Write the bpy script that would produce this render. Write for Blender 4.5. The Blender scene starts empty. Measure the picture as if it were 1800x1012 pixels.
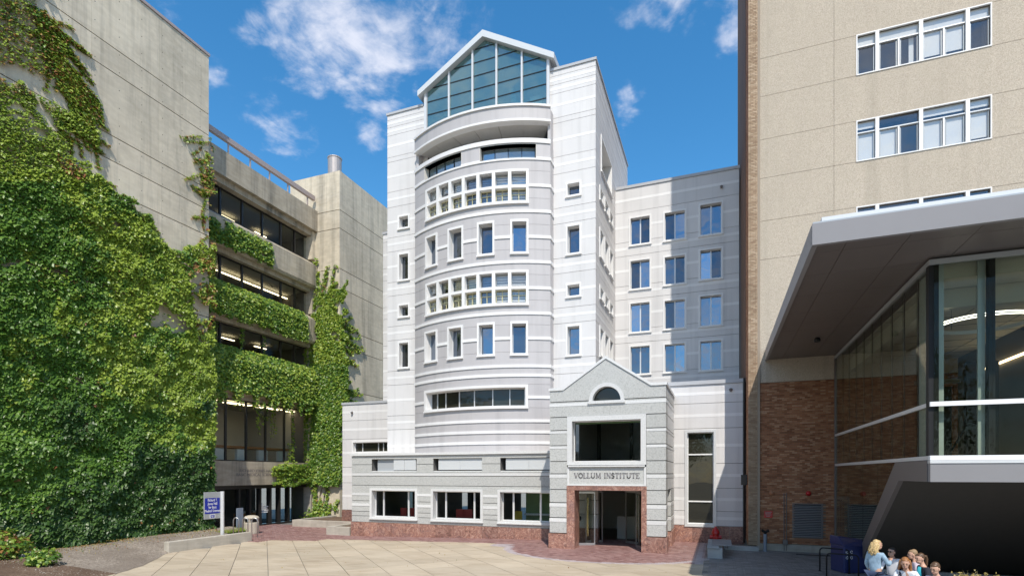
import bpy, bmesh, math, random
import numpy as np
from mathutils import Vector, Matrix
random.seed(7)
rng = np.random.default_rng(11)
R = math.radians
SC = bpy.context.scene
COL = SC.collection

# ---------------------------------------------------------------- camera
TH = R(20.7); CT, ST = math.cos(TH), math.sin(TH)
FPX, U0, V0, HC = 963.0, 900.0, 832.0, 3.6          # focal length in photo pixels, centre, horizon, eye height
cd = bpy.data.cameras.new('camera'); cam = bpy.data.objects.new('camera', cd); COL.objects.link(cam)
cam.location = (0, 0, HC); cam.rotation_euler = (R(90), 0, TH)
cd.sensor_width = 36; cd.lens = FPX / 1800 * 36
cd.shift_y = (V0 - 506) / 1800
cd.clip_start = 0.1; cd.clip_end = 2000
SC.camera = cam

# ---------------------------------------------------------------- sun and sky
SUN_DIR = Vector((-.467, 1.0, -1.43)).normalized()      # the way the light travels
SUN_EL = math.asin(-SUN_DIR.z)
SUN_AZ = math.atan2(-SUN_DIR.x, -SUN_DIR.y)             # compass angle from +Y towards +X
sl = bpy.data.lights.new('sun', 'SUN'); sl.energy = 4.1; sl.angle = R(.53); sl.color = (1, .935, .83)
so = bpy.data.objects.new('sun', sl); COL.objects.link(so); so.location = (20, -40, 60)
so.rotation_euler = SUN_DIR.to_track_quat('-Z', 'Y').to_euler()

def ray(u):
    a = (u - U0) / FPX
    return -ST + CT * a, CT + ST * a                      # dx, dy for unit depth

W = bpy.data.worlds.new('World'); SC.world = W; W.use_nodes = True
nt = W.node_tree; nt.nodes.clear()
N = nt.nodes.new; L = nt.links.new
out = N('ShaderNodeOutputWorld'); bg = N('ShaderNodeBackground'); L(bg.outputs[0], out.inputs[0])
sky = N('ShaderNodeTexSky'); sky.sky_type = 'NISHITA'; sky.sun_disc = False
sky.sun_elevation = SUN_EL; sky.sun_rotation = SUN_AZ
sky.air_density = 1.0; sky.dust_density = .15; sky.ozone_density = 2.6; sky.altitude = 100
bg.inputs[1].default_value = .15
hsv = N('ShaderNodeHueSaturation'); hsv.inputs['Saturation'].default_value = 1.30; hsv.inputs['Value'].default_value = 1.24
hsv.inputs['Hue'].default_value = .492
L(sky.outputs[0], hsv.inputs['Color'])
tc = N('ShaderNodeTexCoord')
def vm(op, a, b=None):
    n = N('ShaderNodeVectorMath'); n.operation = op
    for i, x in enumerate((a, b)):
        if x is None: continue
        if isinstance(x, (tuple, list)): n.inputs[i].default_value = x
        else: L(x, n.inputs[i])
    return n
def mt(op, a, b=None, c=None):
    n = N('ShaderNodeMath'); n.operation = op
    for i, x in enumerate((a, b, c)):
        if x is None: continue
        if isinstance(x, (int, float)): n.inputs[i].default_value = x
        else: L(x, n.inputs[i])
    return n.outputs[0]
D = vm('NORMALIZE', tc.outputs['Generated']).outputs[0]
sx = N('ShaderNodeSeparateXYZ'); L(D, sx.inputs[0])
zz = mt('ADD', mt('MAXIMUM', sx.outputs[2], 0.0), .12)
cb = N('ShaderNodeCombineXYZ'); L(mt('DIVIDE', sx.outputs[0], zz), cb.inputs[0]); L(mt('DIVIDE', sx.outputs[1], zz), cb.inputs[1])
def noise(vec, scale, detail, rough=.6, dist=0.0):
    n = N('ShaderNodeTexNoise'); n.inputs['Scale'].default_value = scale; n.inputs['Detail'].default_value = detail
    n.inputs['Roughness'].default_value = rough; n.inputs['Distortion'].default_value = dist
    L(vec, n.inputs['Vector']); return n.outputs[0]
wisp = noise(cb.outputs[0], 4.2, 10, .62, .5)
fine = noise(cb.outputs[0], 15.0, 8, .62, .3)
# clouds seen in the photograph: direction of each bank, its angular size and thickness
BANKS = [(590, 52, 100, 1.0), (510, 38, 62, .85), (650, 80, 70, .95), (690, 40, 75, .8), (548, 150, 42, .75), (600, 176, 38, .62),
         (468, 235, 34, .5), (520, 222, 34, .5), (640, 228, 34, .6), (675, 190, 40, .66), (655, 262, 34, .5), (760, 12, 70, .6),
         (792, 78, 42, .62), (1195, 8, 36, .85), (1150, 45, 44, .38), (905, 20, 40, .42), (1100, 190, 26, .55), (1285, 75, 30, .45), (374, 145, 24, .6),
         (1270, 135, 26, .42), (735, 150, 26, .5), (520, 30, 50, .8), (440, 40, 40, .6), (720, 20, 60, .7), (570, 160, 34, .7), (490, 228, 40, .6), (650, 195, 36, .62), (1180, 30, 40, .7), (1105, 30, 30, .45), (1280, 60, 36, .55), (60, -160, 230, .7), (1500, -150, 230, .6)]
wn = N('ShaderNodeTexNoise'); wn.inputs['Scale'].default_value = 7; wn.inputs['Detail'].default_value = 5; wn.inputs['Roughness'].default_value = .6; L(D, wn.inputs['Vector'])
DW = vm('ADD', D, vm('SCALE', vm('SUBTRACT', wn.outputs['Color'], (.5, .5, .5)).outputs[0]).outputs[0]).outputs[0]
for nd in nt.nodes:
    if nd.type == 'VECT_MATH' and nd.operation == 'SCALE': nd.inputs['Scale'].default_value = .14
mask = None
for (u, v, rr, amp) in BANKS:
    dx, dy = ray(u); d = Vector((dx, dy, (V0 - v) / FPX)); ln = d.length; d.normalize()
    rad = rr / FPX / ln * 1.9
    dist = vm('DISTANCE', DW, tuple(d)).outputs['Value']
    mr = N('ShaderNodeMapRange'); mr.interpolation_type = 'SMOOTHSTEP'
    mr.inputs[1].default_value = 0; mr.inputs[2].default_value = rad; mr.inputs[3].default_value = amp; mr.inputs[4].default_value = 0
    L(dist, mr.inputs[0])
    mask = mr.outputs[0] if mask is None else mt('MAXIMUM', mask, mr.outputs[0])
# scattered fair-weather clouds over the rest of the sky (behind the viewer, seen mirrored in the windows)
back = N('ShaderNodeMapRange'); back.inputs[1].default_value = .15; back.inputs[2].default_value = -.2
back.inputs[3].default_value = 0; back.inputs[4].default_value = .62; L(sx.outputs[1], back.inputs[0])
mask = mt('MAXIMUM', mask, back.outputs[0])
dens = mt('ADD', mt('MULTIPLY', wisp, 1.2), mt('MULTIPLY', fine, .62))
dens = mt('ADD', dens, mt('MULTIPLY', mask, .55))
cl = N('ShaderNodeMapRange'); cl.interpolation_type = 'SMOOTHSTEP'
cl.inputs[1].default_value = 1.05; cl.inputs[2].default_value = 1.55; cl.inputs[3].default_value = 0; cl.inputs[4].default_value = .8
L(dens, cl.inputs[0])
cfac = mt('MULTIPLY', cl.outputs[0], mt('MINIMUM', mt('MULTIPLY', mask, 3.0), 1.0))
mx = N('ShaderNodeMixRGB'); L(cfac, mx.inputs[0]); L(hsv.outputs[0], mx.inputs[1]); mx.inputs[2].default_value = (5.7, 5.75, 6.3, 1)
L(mx.outputs[0], bg.inputs[0])

SC.render.engine = 'CYCLES'
SC.view_settings.view_transform = 'Standard'; SC.view_settings.look = 'None'
SC.view_settings.exposure = .22; SC.view_settings.gamma = 1; SC.view_settings.use_curve_mapping = False
SC.cycles.max_bounces = 6; SC.cycles.transparent_max_bounces = 12; SC.cycles.caustics_reflective = False

# ---------------------------------------------------------------- photo pixel -> place on a known plane
def X_Y(u, Y): dx, dy = ray(u); return dx / dy * Y
def Z_Y(u, v, Y): dx, dy = ray(u); return HC + (V0 - v) / FPX * Y / dy
def Y_X(u, X): dx, dy = ray(u); return dy / dx * X
def Z_X(u, v, X): dx, dy = ray(u); return HC + (V0 - v) / FPX * X / dx
def gz(x, y=0):
    if x > -9: return 0.0
    if x > -21.5: return -.28 * (-9 - x) / 12.5
    return -.28
def to_px(P):
    x, y, z = P[:, 0], P[:, 1], P[:, 2]
    dep = -ST * x + CT * y; rt = CT * x + ST * y
    return U0 + FPX * rt / dep, V0 - FPX * (z - HC) / dep

# ---------------------------------------------------------------- materials
def newmat(name):
    m = bpy.data.materials.new(name); m.use_nodes = True
    n = m.node_tree; n.nodes.clear()
    o = n.nodes.new('ShaderNodeOutputMaterial')
    return m, n, o
class G:
    def __init__(s, name):
        s.m, s.n, s.o = newmat(name); s.N = s.n.nodes.new; s.L = s.n.links.new
        s.tc = s.N('ShaderNodeTexCoord').outputs['Object']
        s.p = s.N('ShaderNodeBsdfPrincipled'); s.L(s.p.outputs[0], s.o.inputs[0])
    def map(s, sc):
        n = s.N('ShaderNodeMapping'); n.inputs['Scale'].default_value = sc; s.L(s.tc, n.inputs[0]); return n.outputs[0]
    def noise(s, scale, detail=4, rough=.55, vec=None, dist=0):
        n = s.N('ShaderNodeTexNoise'); n.inputs['Scale'].default_value = scale; n.inputs['Detail'].default_value = detail
        n.inputs['Roughness'].default_value = rough; n.inputs['Distortion'].default_value = dist
        s.L(vec if vec is not None else s.tc, n.inputs['Vector']); return n.outputs[0]
    def vor(s, scale, vec=None, out='Color'):
        n = s.N('ShaderNodeTexVoronoi'); n.inputs['Scale'].default_value = scale
        s.L(vec if vec is not None else s.tc, n.inputs['Vector']); return n.outputs[out]
    def ramp(s, fac, stops):
        n = s.N('ShaderNodeValToRGB'); e = n.color_ramp.elements
        while len(e) < len(stops): e.new(.5)
        for el, (p, c) in zip(e, stops): el.position = p; el.color = (*c, 1) if len(c) == 3 else c
        s.L(fac, n.inputs[0]); return n.outputs[0]
    def mix(s, fac, a, b, mode='MIX'):
        n = s.N('ShaderNodeMixRGB'); n.blend_type = mode
        for i, x in enumerate((fac, a, b)):
            if isinstance(x, (int, float)): n.inputs[i].default_value = x
            elif isinstance(x, (tuple, list)): n.inputs[i].default_value = (*x, 1) if len(x) == 3 else x
            else: s.L(x, n.inputs[i])
        return n.outputs[0]
    def rnd(s):
        return s.N('ShaderNodeNewGeometry').outputs['Random Per Island']
    def objrnd(s):
        return s.N('ShaderNodeObjectInfo').outputs['Random']
    def base(s, x):
        if isinstance(x, (tuple, list)): s.p.inputs['Base Color'].default_value = (*x, 1)
        else: s.L(x, s.p.inputs['Base Color'])
        return s
    def set(s, rough=.6, metal=0, spec=.5):
        s.p.inputs['Roughness'].default_value = rough; s.p.inputs['Metallic'].default_value = metal
        s.p.inputs['Specular IOR Level'].default_value = spec; return s
    def bump(s, h, strength=.3, dist=.02):
        b = s.N('ShaderNodeBump'); b.inputs['Strength'].default_value = strength; b.inputs['Distance'].default_value = dist
        s.L(h, b.inputs['Height']); s.L(b.outputs[0], s.p.inputs['Normal']); return s

def weathered(name, c, rough=.55, amt=.08, streak=.1, spec=.35, bumpy=.05):
    g = G(name)
    a = g.noise(.7, 5); st = g.noise(1.0, 6, .6, g.map((2.2, 2.2, .12))); f = g.noise(30, 3)
    d = tuple(x * (1 - amt) for x in c); dk = tuple(x * (1 - streak * 1.6) for x in c)
    col = g.mix(g.ramp(a, [(.35, (0, 0, 0)), (.65, (1, 1, 1))]), d, c)
    col = g.mix(g.ramp(st, [(.5, (0, 0, 0)), (.72, (.75,) * 3)]), col, dk)
    orr = g.ramp(g.objrnd(), [(0, (.955,) * 3), (1, (1, 1, 1))])
    col = g.mix(1.0, col, orr, 'MULTIPLY')
    g.base(col).set(rough, 0, spec)
    if bumpy: g.bump(f, bumpy, .01)
    return g.m

MAT = {}
MAT['white'] = weathered('white_panel', (.69, .675, .67), .5, .05, .12)
MAT['band'] = weathered('bright_band', (.80, .79, .785), .5, .03, .08)
MAT['trim'] = weathered('white_trim', (.80, .79, .78), .45, .03, .05)
MAT['drum'] = weathered('grey_panel', (.50, .48, .485), .5, .05, .11)
MAT['coping'] = weathered('grey_coping', (.46, .47, .49), .4, .04, .05)
MAT['soffit'] = weathered('balcony_soffit', (.66, .63, .58), .7, .06, .08)
MAT['groove'] = weathered('joint_backing', (.16, .155, .15), .8, .1, .1)

def granite(name, a, b, c, scale, rough=.45):
    g = G(name)
    v = g.vor(scale); sp = g.noise(scale * .8, 4, .7); big = g.noise(.9, 4); 
    bw = g.N('ShaderNodeRGBToBW'); g.L(v, bw.inputs[0])
    col = g.mix(g.ramp(bw.outputs[0], [(.3, (0, 0, 0)), (.6, (1, 1, 1))]), a, b)
    col = g.mix(g.ramp(sp, [(.56, (0, 0, 0)), (.63, (1, 1, 1))]), col, c)
    col = g.mix(.35, col, g.mix(big, a, b))
    col = g.mix(1.0, col, g.ramp(g.objrnd(), [(0, (.88,) * 3), (1, (1.0,) * 3)]), 'MULTIPLY')
    g.base(col).set(rough, 0, .5)
    return g.m
MAT['granite'] = granite('grey_granite', (.45, .455, .435), (.55, .55, .53), (.24, .245, .23), 27, .55)
MAT['granite_light'] = granite('pale_granite', (.66, .66, .65), (.74, .74, .73), (.55, .55, .54), 28, .5)
def redgranite():
    g = G('red_granite')
    v = g.noise(3.6, 8, .75, None, 2.2); sp = g.noise(22, 5, .7); big = g.noise(1.3, 4, .6, None, 1.0)
    col = g.ramp(v, [(.32, (.07, .045, .04)), (.43, (.25, .13, .10)), (.53, (.40, .215, .165)), (.62, (.53, .36, .29)), (.74, (.25, .18, .16))])
    col = g.mix(g.ramp(sp, [(.52, (0, 0, 0)), (.64, (1, 1, 1))]), col, (.15, .09, .09))
    col = g.mix(g.ramp(big, [(.5, (0, 0, 0)), (.7, (.6, .6, .6))]), col, (.23, .15, .15))
    col = g.mix(1.0, col, g.ramp(g.objrnd(), [(0, (.72, .70, .72)), (1, (1.12, 1.08, 1.04))]), 'MULTIPLY')
    g.base(col).set(.28, 0, .5); return g.m
MAT['red'] = redgranite()

def concrete(name, c, stain=.5):
    g = G(name)
    big = g.noise(.35, 6, .6); med = g.noise(2.2, 6, .65); st = g.noise(1.0, 7, .65, g.map((1.3, 1.3, .07)), .3)
    st2 = g.noise(1.0, 5, .6, g.map((5, 5, .15))); f = g.noise(45, 4, .6)
    brd = g.noise(1.0, 2, .5, g.map((1.2, 1.2, 6.0)))
    c2 = tuple(x * .78 for x in c)
    col = g.mix(g.ramp(big, [(.35, (0, 0, 0)), (.68, (1, 1, 1))]), c2, c)
    col = g.mix(g.ramp(med, [(.45, (0, 0, 0)), (.75, (.6, .6, .6))]), col, tuple(x * 1.16 for x in c))
    col = g.mix(g.ramp(st, [(.5, (0, 0, 0)), (.74, (stain,) * 3)]), col, (.10, .095, .08))
    col = g.mix(g.ramp(st2, [(.55, (0, 0, 0)), (.8, (stain * .5,) * 3)]), col, (.15, .14, .12))
    col = g.mix(.10, col, g.ramp(brd, [(.4, (.2, .19, .17)), (.6, (.6, .58, .54))]))
    col = g.mix(1.0, col, g.ramp(g.objrnd(), [(0, (.86,) * 3), (1, (1.0,) * 3)]), 'MULTIPLY')
    g.base(col).set(.85, 0, .25).bump(f, .25, .012)
    return g.m
MAT['conc'] = concrete('weathered_concrete', (.72, .63, .485), .52)
MAT['conc_dirty'] = concrete('stained_concrete', (.50, .43, .325), 1.0)
MAT['conc_clean'] = concrete('pale_concrete', (.50, .455, .385), .35)
MAT['conc_grey'] = concrete('grey_concrete', (.40, .41, .41), .25)

def stucco():
    g = G('pebble_stucco')
    v = g.vor(46); n = g.noise(64, 3, .7); run = g.noise(1.0, 6, .6, g.map((1.6, 1.6, .05))); big = g.noise(1.0, 6, .6, g.map((.35, .35, .16))); m2 = g.noise(2.2, 6, .65)
    bw = g.N('ShaderNodeRGBToBW'); g.L(v, bw.inputs[0])
    col = g.ramp(bw.outputs[0], [(.2, (.40, .335, .265)), (.45, (.50, .425, .34)), (.75, (.58, .505, .415))])
    col = g.mix(g.ramp(n, [(.6, (0, 0, 0)), (.7, (.6,) * 3)]), col, (.30, .25, .19))
    col = g.mix(g.ramp(big, [(.4, (0, 0, 0)), (.65, (.35,) * 3)]), col, (.40, .345, .275))
    col = g.mix(g.ramp(m2, [(.4, (0, 0, 0)), (.7, (.3,) * 3)]), col, (.52, .46, .36))
    col = g.mix(g.ramp(run, [(.52, (0, 0, 0)), (.75, (.45,) * 3)]), col, (.33, .285, .225))
    g.base(col).set(.9, 0, .2).bump(bw.outputs[0], .6, .02); return g.m
MAT['stucco'] = stucco()
def brick(name, stops):
    g = G(name)
    col = g.ramp(g.rnd(), stops); n = g.noise(25, 4, .6); big = g.noise(.6, 4)
    col = g.mix(.25, col, g.mix(n, (.12, .06, .035), (.42, .25, .15)))
    col = g.mix(1.0, col, g.ramp(big, [(.3, (.82,) * 3), (.7, (1.08,) * 3)]), 'MULTIPLY')
    g.base(col).set(.85, 0, .2).bump(n, .3, .006); return g.m
MAT['brick'] = brick('brown_brick', [(0, (.23, .092, .05)), (.3, (.36, .155, .082)), (.7, (.45, .215, .118)), (1, (.58, .35, .215))])
MAT['brick_sunlit'] = brick('sunlit_brick', [(0, (.33, .235, .16)), (.4, (.42, .315, .215)), (.75, (.50, .38, .265)), (1, (.56, .44, .32))])  # same brick as the wall, with sunlight put into the paler colour
MAT['mortar'] = weathered('mortar', (.20, .165, .13), .9, .1, .1)
MAT['mortar_tan'] = weathered('tan_mortar', (.34, .28, .22), .9, .1, .1)

def plain(name, c, rough=.5, metal=0, spec=.5, var=.12, nscale=6):
    g = G(name); n = g.noise(nscale, 4)
    g.base(g.mix(n, tuple(x * (1 - var) for x in c), tuple(x * (1 + var) for x in c))).set(rough, metal, spec); return g.m
MAT['fascia'] = plain('grey_metal_fascia', (.245, .235, .24), .42, 0, .5, .05, 1.5)
MAT['fascia_dark'] = plain('dark_metal_fascia', (.15, .13, .125), .4, 0, .5, .06, 1.5)
MAT['soffit_metal'] = plain('brown_metal_soffit', (.14, .12, .112), .42, 0, .5, .12, .8)
MAT['alum'] = plain('aluminium', (.66, .66, .66), .35, .2, .5, .05)
MAT['alum_grey'] = plain('grey_aluminium', (.40, .42, .43), .35, .3, .5, .05)
MAT['dark'] = plain('dark_bronze_frame', (.028, .026, .026), .35, .2)
MAT['black'] = plain('black_paint', (.016, .016, .017), .6, 0, .25)
MAT['steel'] = plain('brushed_steel', (.50, .50, .50), .35, .85, .5, .08)
MAT['brass'] = plain('polished_brass', (.86, .72, .42), .14, 1.0, .5, .06)
MAT['navy'] = plain('navy_plastic', (.018, .028, .11), .35, 0, .5, .1)
MAT['blind_fin'] = plain('frosted_glass_fin', (.44, .50, .49), .2, 0, .5, .05)
MAT['signblue'] = plain('sign_blue', (.012, .028, .30), .4, 0, .4, .05)
MAT['paint_white'] = plain('white_lettering', (.82, .82, .82), .5)
MAT['paint_red'] = plain('red_paint', (.42, .012, .014), .3, 0, .5, .1)
MAT['bluegrey'] = plain('blue_grey_paint', (.20, .24, .30), .4)
MAT['rail'] = plain('weathered_rail', (.40, .33, .31), .55, .1, .4, .12)
MAT['sandbin'] = plain('sand_aggregate', (.46, .41, .335), .8, 0, .3, .2, 30)
MAT['galv'] = plain('galvanised_metal', (.42, .38, .36), .45, .4, .5, .15, 3)
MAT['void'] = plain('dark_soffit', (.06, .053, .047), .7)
MAT['side_clad'] = plain('brown_cladding', (.17, .11, .085), .85, 0, .1, .2, .6)
MAT['rock'] = plain('grey_rock', (.34, .34, .36), .9, 0, .2, .35, 5)
MAT['wood'] = plain('warm_wood', (.42, .20, .085), .5, 0, .4, .2, 5)
MAT['interior'] = plain('room_wall', (.13, .12, .105), .9, 0, .2, .25, 1.2)
MAT['interior_light'] = plain('pale_room_wall', (.42, .42, .40), .9, 0, .2, .12, 1)
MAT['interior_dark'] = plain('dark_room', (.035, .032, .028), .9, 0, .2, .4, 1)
MAT['white_wall'] = plain('white_room_wall', (.62, .61, .57), .9, 0, .2, .1, 1)
MAT['ceiling'] = plain('ceiling_tile', (.46, .455, .40), .9, 0, .2, .06, 1)
MAT['carpet'] = plain('dark_floor', (.07, .03, .028), .35)
MAT['green_wall'] = plain('green_screen_wall', (.22, .34, .16), .8)
MAT['redchair'] = plain('red_upholstery', (.34, .03, .025), .7)
MAT['yellow'] = plain('yellow_notice', (.62, .42, .03), .5)
MAT['blind'] = plain('pale_blind', (.80, .79, .76), .7, 0, .3, .05, 2)
MAT['blind_yellow'] = plain('yellow_blind', (.60, .56, .33), .7, 0, .3, .1, 2)
MAT['blind_blue'] = plain('blue_blind', (.16, .24, .40), .7, 0, .3, .15, 2)
MAT['louver'] = plain('pale_metal_panel', (.60, .62, .63), .4, .1, .5, .03, 1)
MAT['louver_grey'] = plain('grey_metal_panel', (.41, .43, .45), .4, .1, .5, .03, 1)

def emis(name, c, s):
    m, n, o = newmat(name); e = n.nodes.new('ShaderNodeEmission'); e.inputs[0].default_value = (*c, 1); e.inputs[1].default_value = s
    n.links.new(e.outputs[0], o.inputs[0]); return m
MAT['lamp'] = emis('lit_lamp', (1, .80, .50), 4.5)
MAT['ringlamp'] = emis('lit_ring_lamp', (1, .97, .88), 6.0)
MAT['warmstrip'] = emis('lit_warm_strip', (1, .78, .48), 7.0)

def glass(name, body, refl, tint=(.9, .96, 1), trans=0.0, ttint=(.8, .85, .82), rough=.01, wav=.0, ior=1.4, vary=0.0):
    """coated window glass: mirror share 'refl' (rising at grazing angles), the rest see-through (trans) or a dark room behind"""
    m, n, o = newmat(name); NN = n.nodes.new; LL = n.links.new
    gl = NN('ShaderNodeBsdfGlossy'); gl.inputs[0].default_value = (*tint, 1); gl.inputs['Roughness'].default_value = rough
    df = NN('ShaderNodeBsdfDiffuse'); df.inputs[0].default_value = (*body, 1)
    tr = NN('ShaderNodeBsdfTransparent'); tr.inputs[0].default_value = (*ttint, 1)
    m1 = NN('ShaderNodeMixShader'); m1.inputs[0].default_value = trans; LL(df.outputs[0], m1.inputs[1]); LL(tr.outputs[0], m1.inputs[2])
    f0 = ((ior - 1) / (ior + 1)) ** 2
    fr = NN('ShaderNodeLayerWeight'); fr.inputs[0].default_value = .5
    pw = NN('ShaderNodeMath'); pw.operation = 'POWER'; pw.inputs[1].default_value = 5; LL(fr.outputs['Facing'], pw.inputs[0])
    sc = NN('ShaderNodeMath'); sc.operation = 'MULTIPLY_ADD'; sc.inputs[1].default_value = 1 - f0; sc.inputs[2].default_value = f0; LL(pw.outputs[0], sc.inputs[0])
    ad = NN('ShaderNodeMath'); ad.operation = 'ADD'; ad.use_clamp = True; ad.inputs[1].default_value = refl; LL(sc.outputs[0], ad.inputs[0])
    if vary:
        oi = NN('ShaderNodeObjectInfo'); mr = NN('ShaderNodeMapRange'); mr.inputs[3].default_value = refl * (1 - vary); mr.inputs[4].default_value = refl * (1 + vary)
        LL(oi.outputs['Random'], mr.inputs[0]); LL(mr.outputs[0], ad.inputs[1])
    if wav:
        tcn = NN('ShaderNodeTexCoord'); nz = NN('ShaderNodeTexNoise'); nz.inputs['Scale'].default_value = .7; nz.inputs['Detail'].default_value = 1
        LL(tcn.outputs['Object'], nz.inputs['Vector'])
        bp = NN('ShaderNodeBump'); bp.inputs['Strength'].default_value = wav; bp.inputs['Distance'].default_value = .06
        LL(nz.outputs[0], bp.inputs['Height']); LL(bp.outputs[0], gl.inputs['Normal'])
    m2 = NN('ShaderNodeMixShader'); LL(ad.outputs[0], m2.inputs[0]); LL(m1.outputs[0], m2.inputs[1]); LL(gl.outputs[0], m2.inputs[2])
    LL(m2.outputs[0], o.inputs[0]); return m
MAT['g_sky'] = glass('mirror_glass', (.014, .018, .03), .24, (.74, .85, 1), 0, wav=.5, vary=.65)
MAT['g_top'] = glass('grey_blue_glass', (.20, .25, .27), .25, (.8, .9, 1), 0, wav=.2, vary=.4)
MAT['g_dark'] = glass('dark_glass', (.028, .027, .02), .02, (.9, .95, 1), 0, wav=.2, ior=1.3)
MAT['g_side'] = glass('weak_mirror_glass', (.03, .03, .03), .09, (.8, .9, 1), 0, wav=.2, vary=.6)  # near-black body with a weaker mirror share
MAT['g_room'] = glass('room_glass', (0, 0, 0), .0, (.9, .96, 1), 1.0, (.88, .9, .89), ior=1.16)
MAT['g_blind'] = glass('blind_glass', (0, 0, 0), .07, (.9, .95, 1), 1.0, (.95, .955, .955), ior=1.3)
MAT['g_gable'] = glass('teal_glass', (.13, .27, .28), .15, (.8, .95, 1), .74, (.66, .86, .86), wav=.2)
MAT['g_lobby'] = glass('lobby_glass', (0, 0, 0), .0, (.9, .96, .96), 1.0, (.845, .86, .815), ior=1.2)

def leafmat(name, stops, rough=.38, trans=.34):
    g = G(name)
    big = g.noise(.28, 4, .6); col = g.ramp(g.rnd(), stops)
    col = g.mix(1.0, col, g.ramp(big, [(.3, (.72, .78, .66)), (.7, (1.18, 1.1, 1.0))]), 'MULTIPLY')
    g.base(col).set(rough, 0, .45)
    t = g.N('ShaderNodeBsdfTranslucent'); g.L(g.mix(1.0, col, (1.2, 1.25, .5), 'MULTIPLY'), t.inputs[0])
    m = g.N('ShaderNodeMixShader'); m.inputs[0].default_value = trans
    g.L(g.p.outputs[0], m.inputs[1]); g.L(t.outputs[0], m.inputs[2]); g.L(m.outputs[0], g.o.inputs[0]); return g.m
MAT['leaf'] = leafmat('ivy_leaf', [(0, (.08, .17, .03)), (.4, (.115, .225, .04)), (.8, (.15, .275, .05)), (1, (.20, .33, .065))])
MAT['leaf_dark'] = leafmat('deep_green_ivy_leaf', [(0, (.035, .085, .022)), (.5, (.06, .13, .032)), (1, (.10, .185, .05))])  # deeper green leaf mix, mostly low on the wall
MAT['leaf_young'] = leafmat('young_ivy_leaf', [(0, (.21, .31, .045)), (.5, (.29, .39, .06)), (1, (.38, .47, .10))])
MAT['leaf_red'] = leafmat('red_ivy_leaf', [(0, (.24, .09, .05)), (.5, (.36, .19, .075)), (1, (.40, .29, .09))])
MAT['leaf_tree'] = leafmat('tree_leaf', [(0, (.02, .045, .01)), (1, (.07, .12, .025))])
MAT['leaf_dry'] = leafmat('dry_grass_leaf', [(0, (.30, .22, .08)), (1, (.55, .45, .20))])
MAT['bark'] = plain('bark', (.12, .09, .065), .9, 0, .2, .3, 12)

def ground_mix(name, a, b, c, scale, rough=.95):
    g = G(name); n = g.noise(scale, 5, .7); m_ = g.noise(.5, 4); v = g.vor(scale * .8); bw = g.N('ShaderNodeRGBToBW'); g.L(v, bw.inputs[0])
    col = g.ramp(bw.outputs[0], [(.2, a), (.5, b), (.85, c)])
    col = g.mix(g.ramp(m_, [(.42, (0, 0, 0)), (.62, (.7,) * 3)]), col, a)
    g.base(col).set(rough, 0, .2).bump(n, .7, .03); return g.m
MAT['gravel'] = ground_mix('gravel', (.19, .155, .125), (.27, .23, .19), (.37, .32, .27), 22)
MAT['mulch'] = ground_mix('mulch', (.10, .065, .045), (.155, .105, .075), (.23, .165, .12), 26)
MAT['asphalt'] = ground_mix('pale_ground', (.27, .25, .22), (.31, .285, .25), (.35, .32, .28), 30)
MAT['turf'] = ground_mix('grass', (.035, .07, .012), (.06, .11, .02), (.10, .15, .03), 24)

def paver():
    g = G('beige_paver')
    st = g.noise(1.0, 6, .62, g.map((.55, 2.2, 1)), .8); f = g.noise(60, 3); big = g.noise(.35, 4); sp = g.noise(5, 5, .7)
    col = g.mix(g.ramp(st, [(.42, (0, 0, 0)), (.66, (1, 1, 1))]), (.50, .42, .32), (.40, .325, .235))
    col = g.mix(g.ramp(big, [(.4, (0, 0, 0)), (.65, (.6,) * 3)]), col, (.52, .45, .35))
    col = g.mix(g.ramp(sp, [(.6, (0, 0, 0)), (.75, (.35,) * 3)]), col, (.26, .20, .14))
    col = g.mix(1.0, col, g.ramp(g.objrnd(), [(0, (.86, .85, .83)), (1, (1.03, 1.02, 1.0))]), 'MULTIPLY')
    g.base(col).set(.7, 0, .3).bump(f, .12, .005); return g.m
MAT['paver'] = paver()
def rbrick(name, stops, st=(.33, .22, .20)):
    g = G(name); col = g.ramp(g.rnd(), stops); n = g.noise(.8, 4); f = g.noise(40, 3)
    col = g.mix(g.ramp(n, [(.45, (0, 0, 0)), (.7, (.5,) * 3)]), col, st)
    g.base(col).set(.55, 0, .4).bump(f, .15, .005); return g.m
MAT['rpaver'] = rbrick('red_paving_brick', [(0, (.17, .085, .08)), (.5, (.26, .14, .127)), (1, (.38, .24, .22))])
MAT['ppaver'] = rbrick('pale_paving_brick', [(0, (.34, .28, .29)), (.5, (.42, .36, .37)), (1, (.50, .44, .44))], (.42, .36, .35))
MAT['gpaver'] = rbrick('grey_paving_brick', [(0, (.15, .14, .135)), (.5, (.195, .185, .18)), (1, (.26, .25, .24))], (.19, .18, .175))

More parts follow.
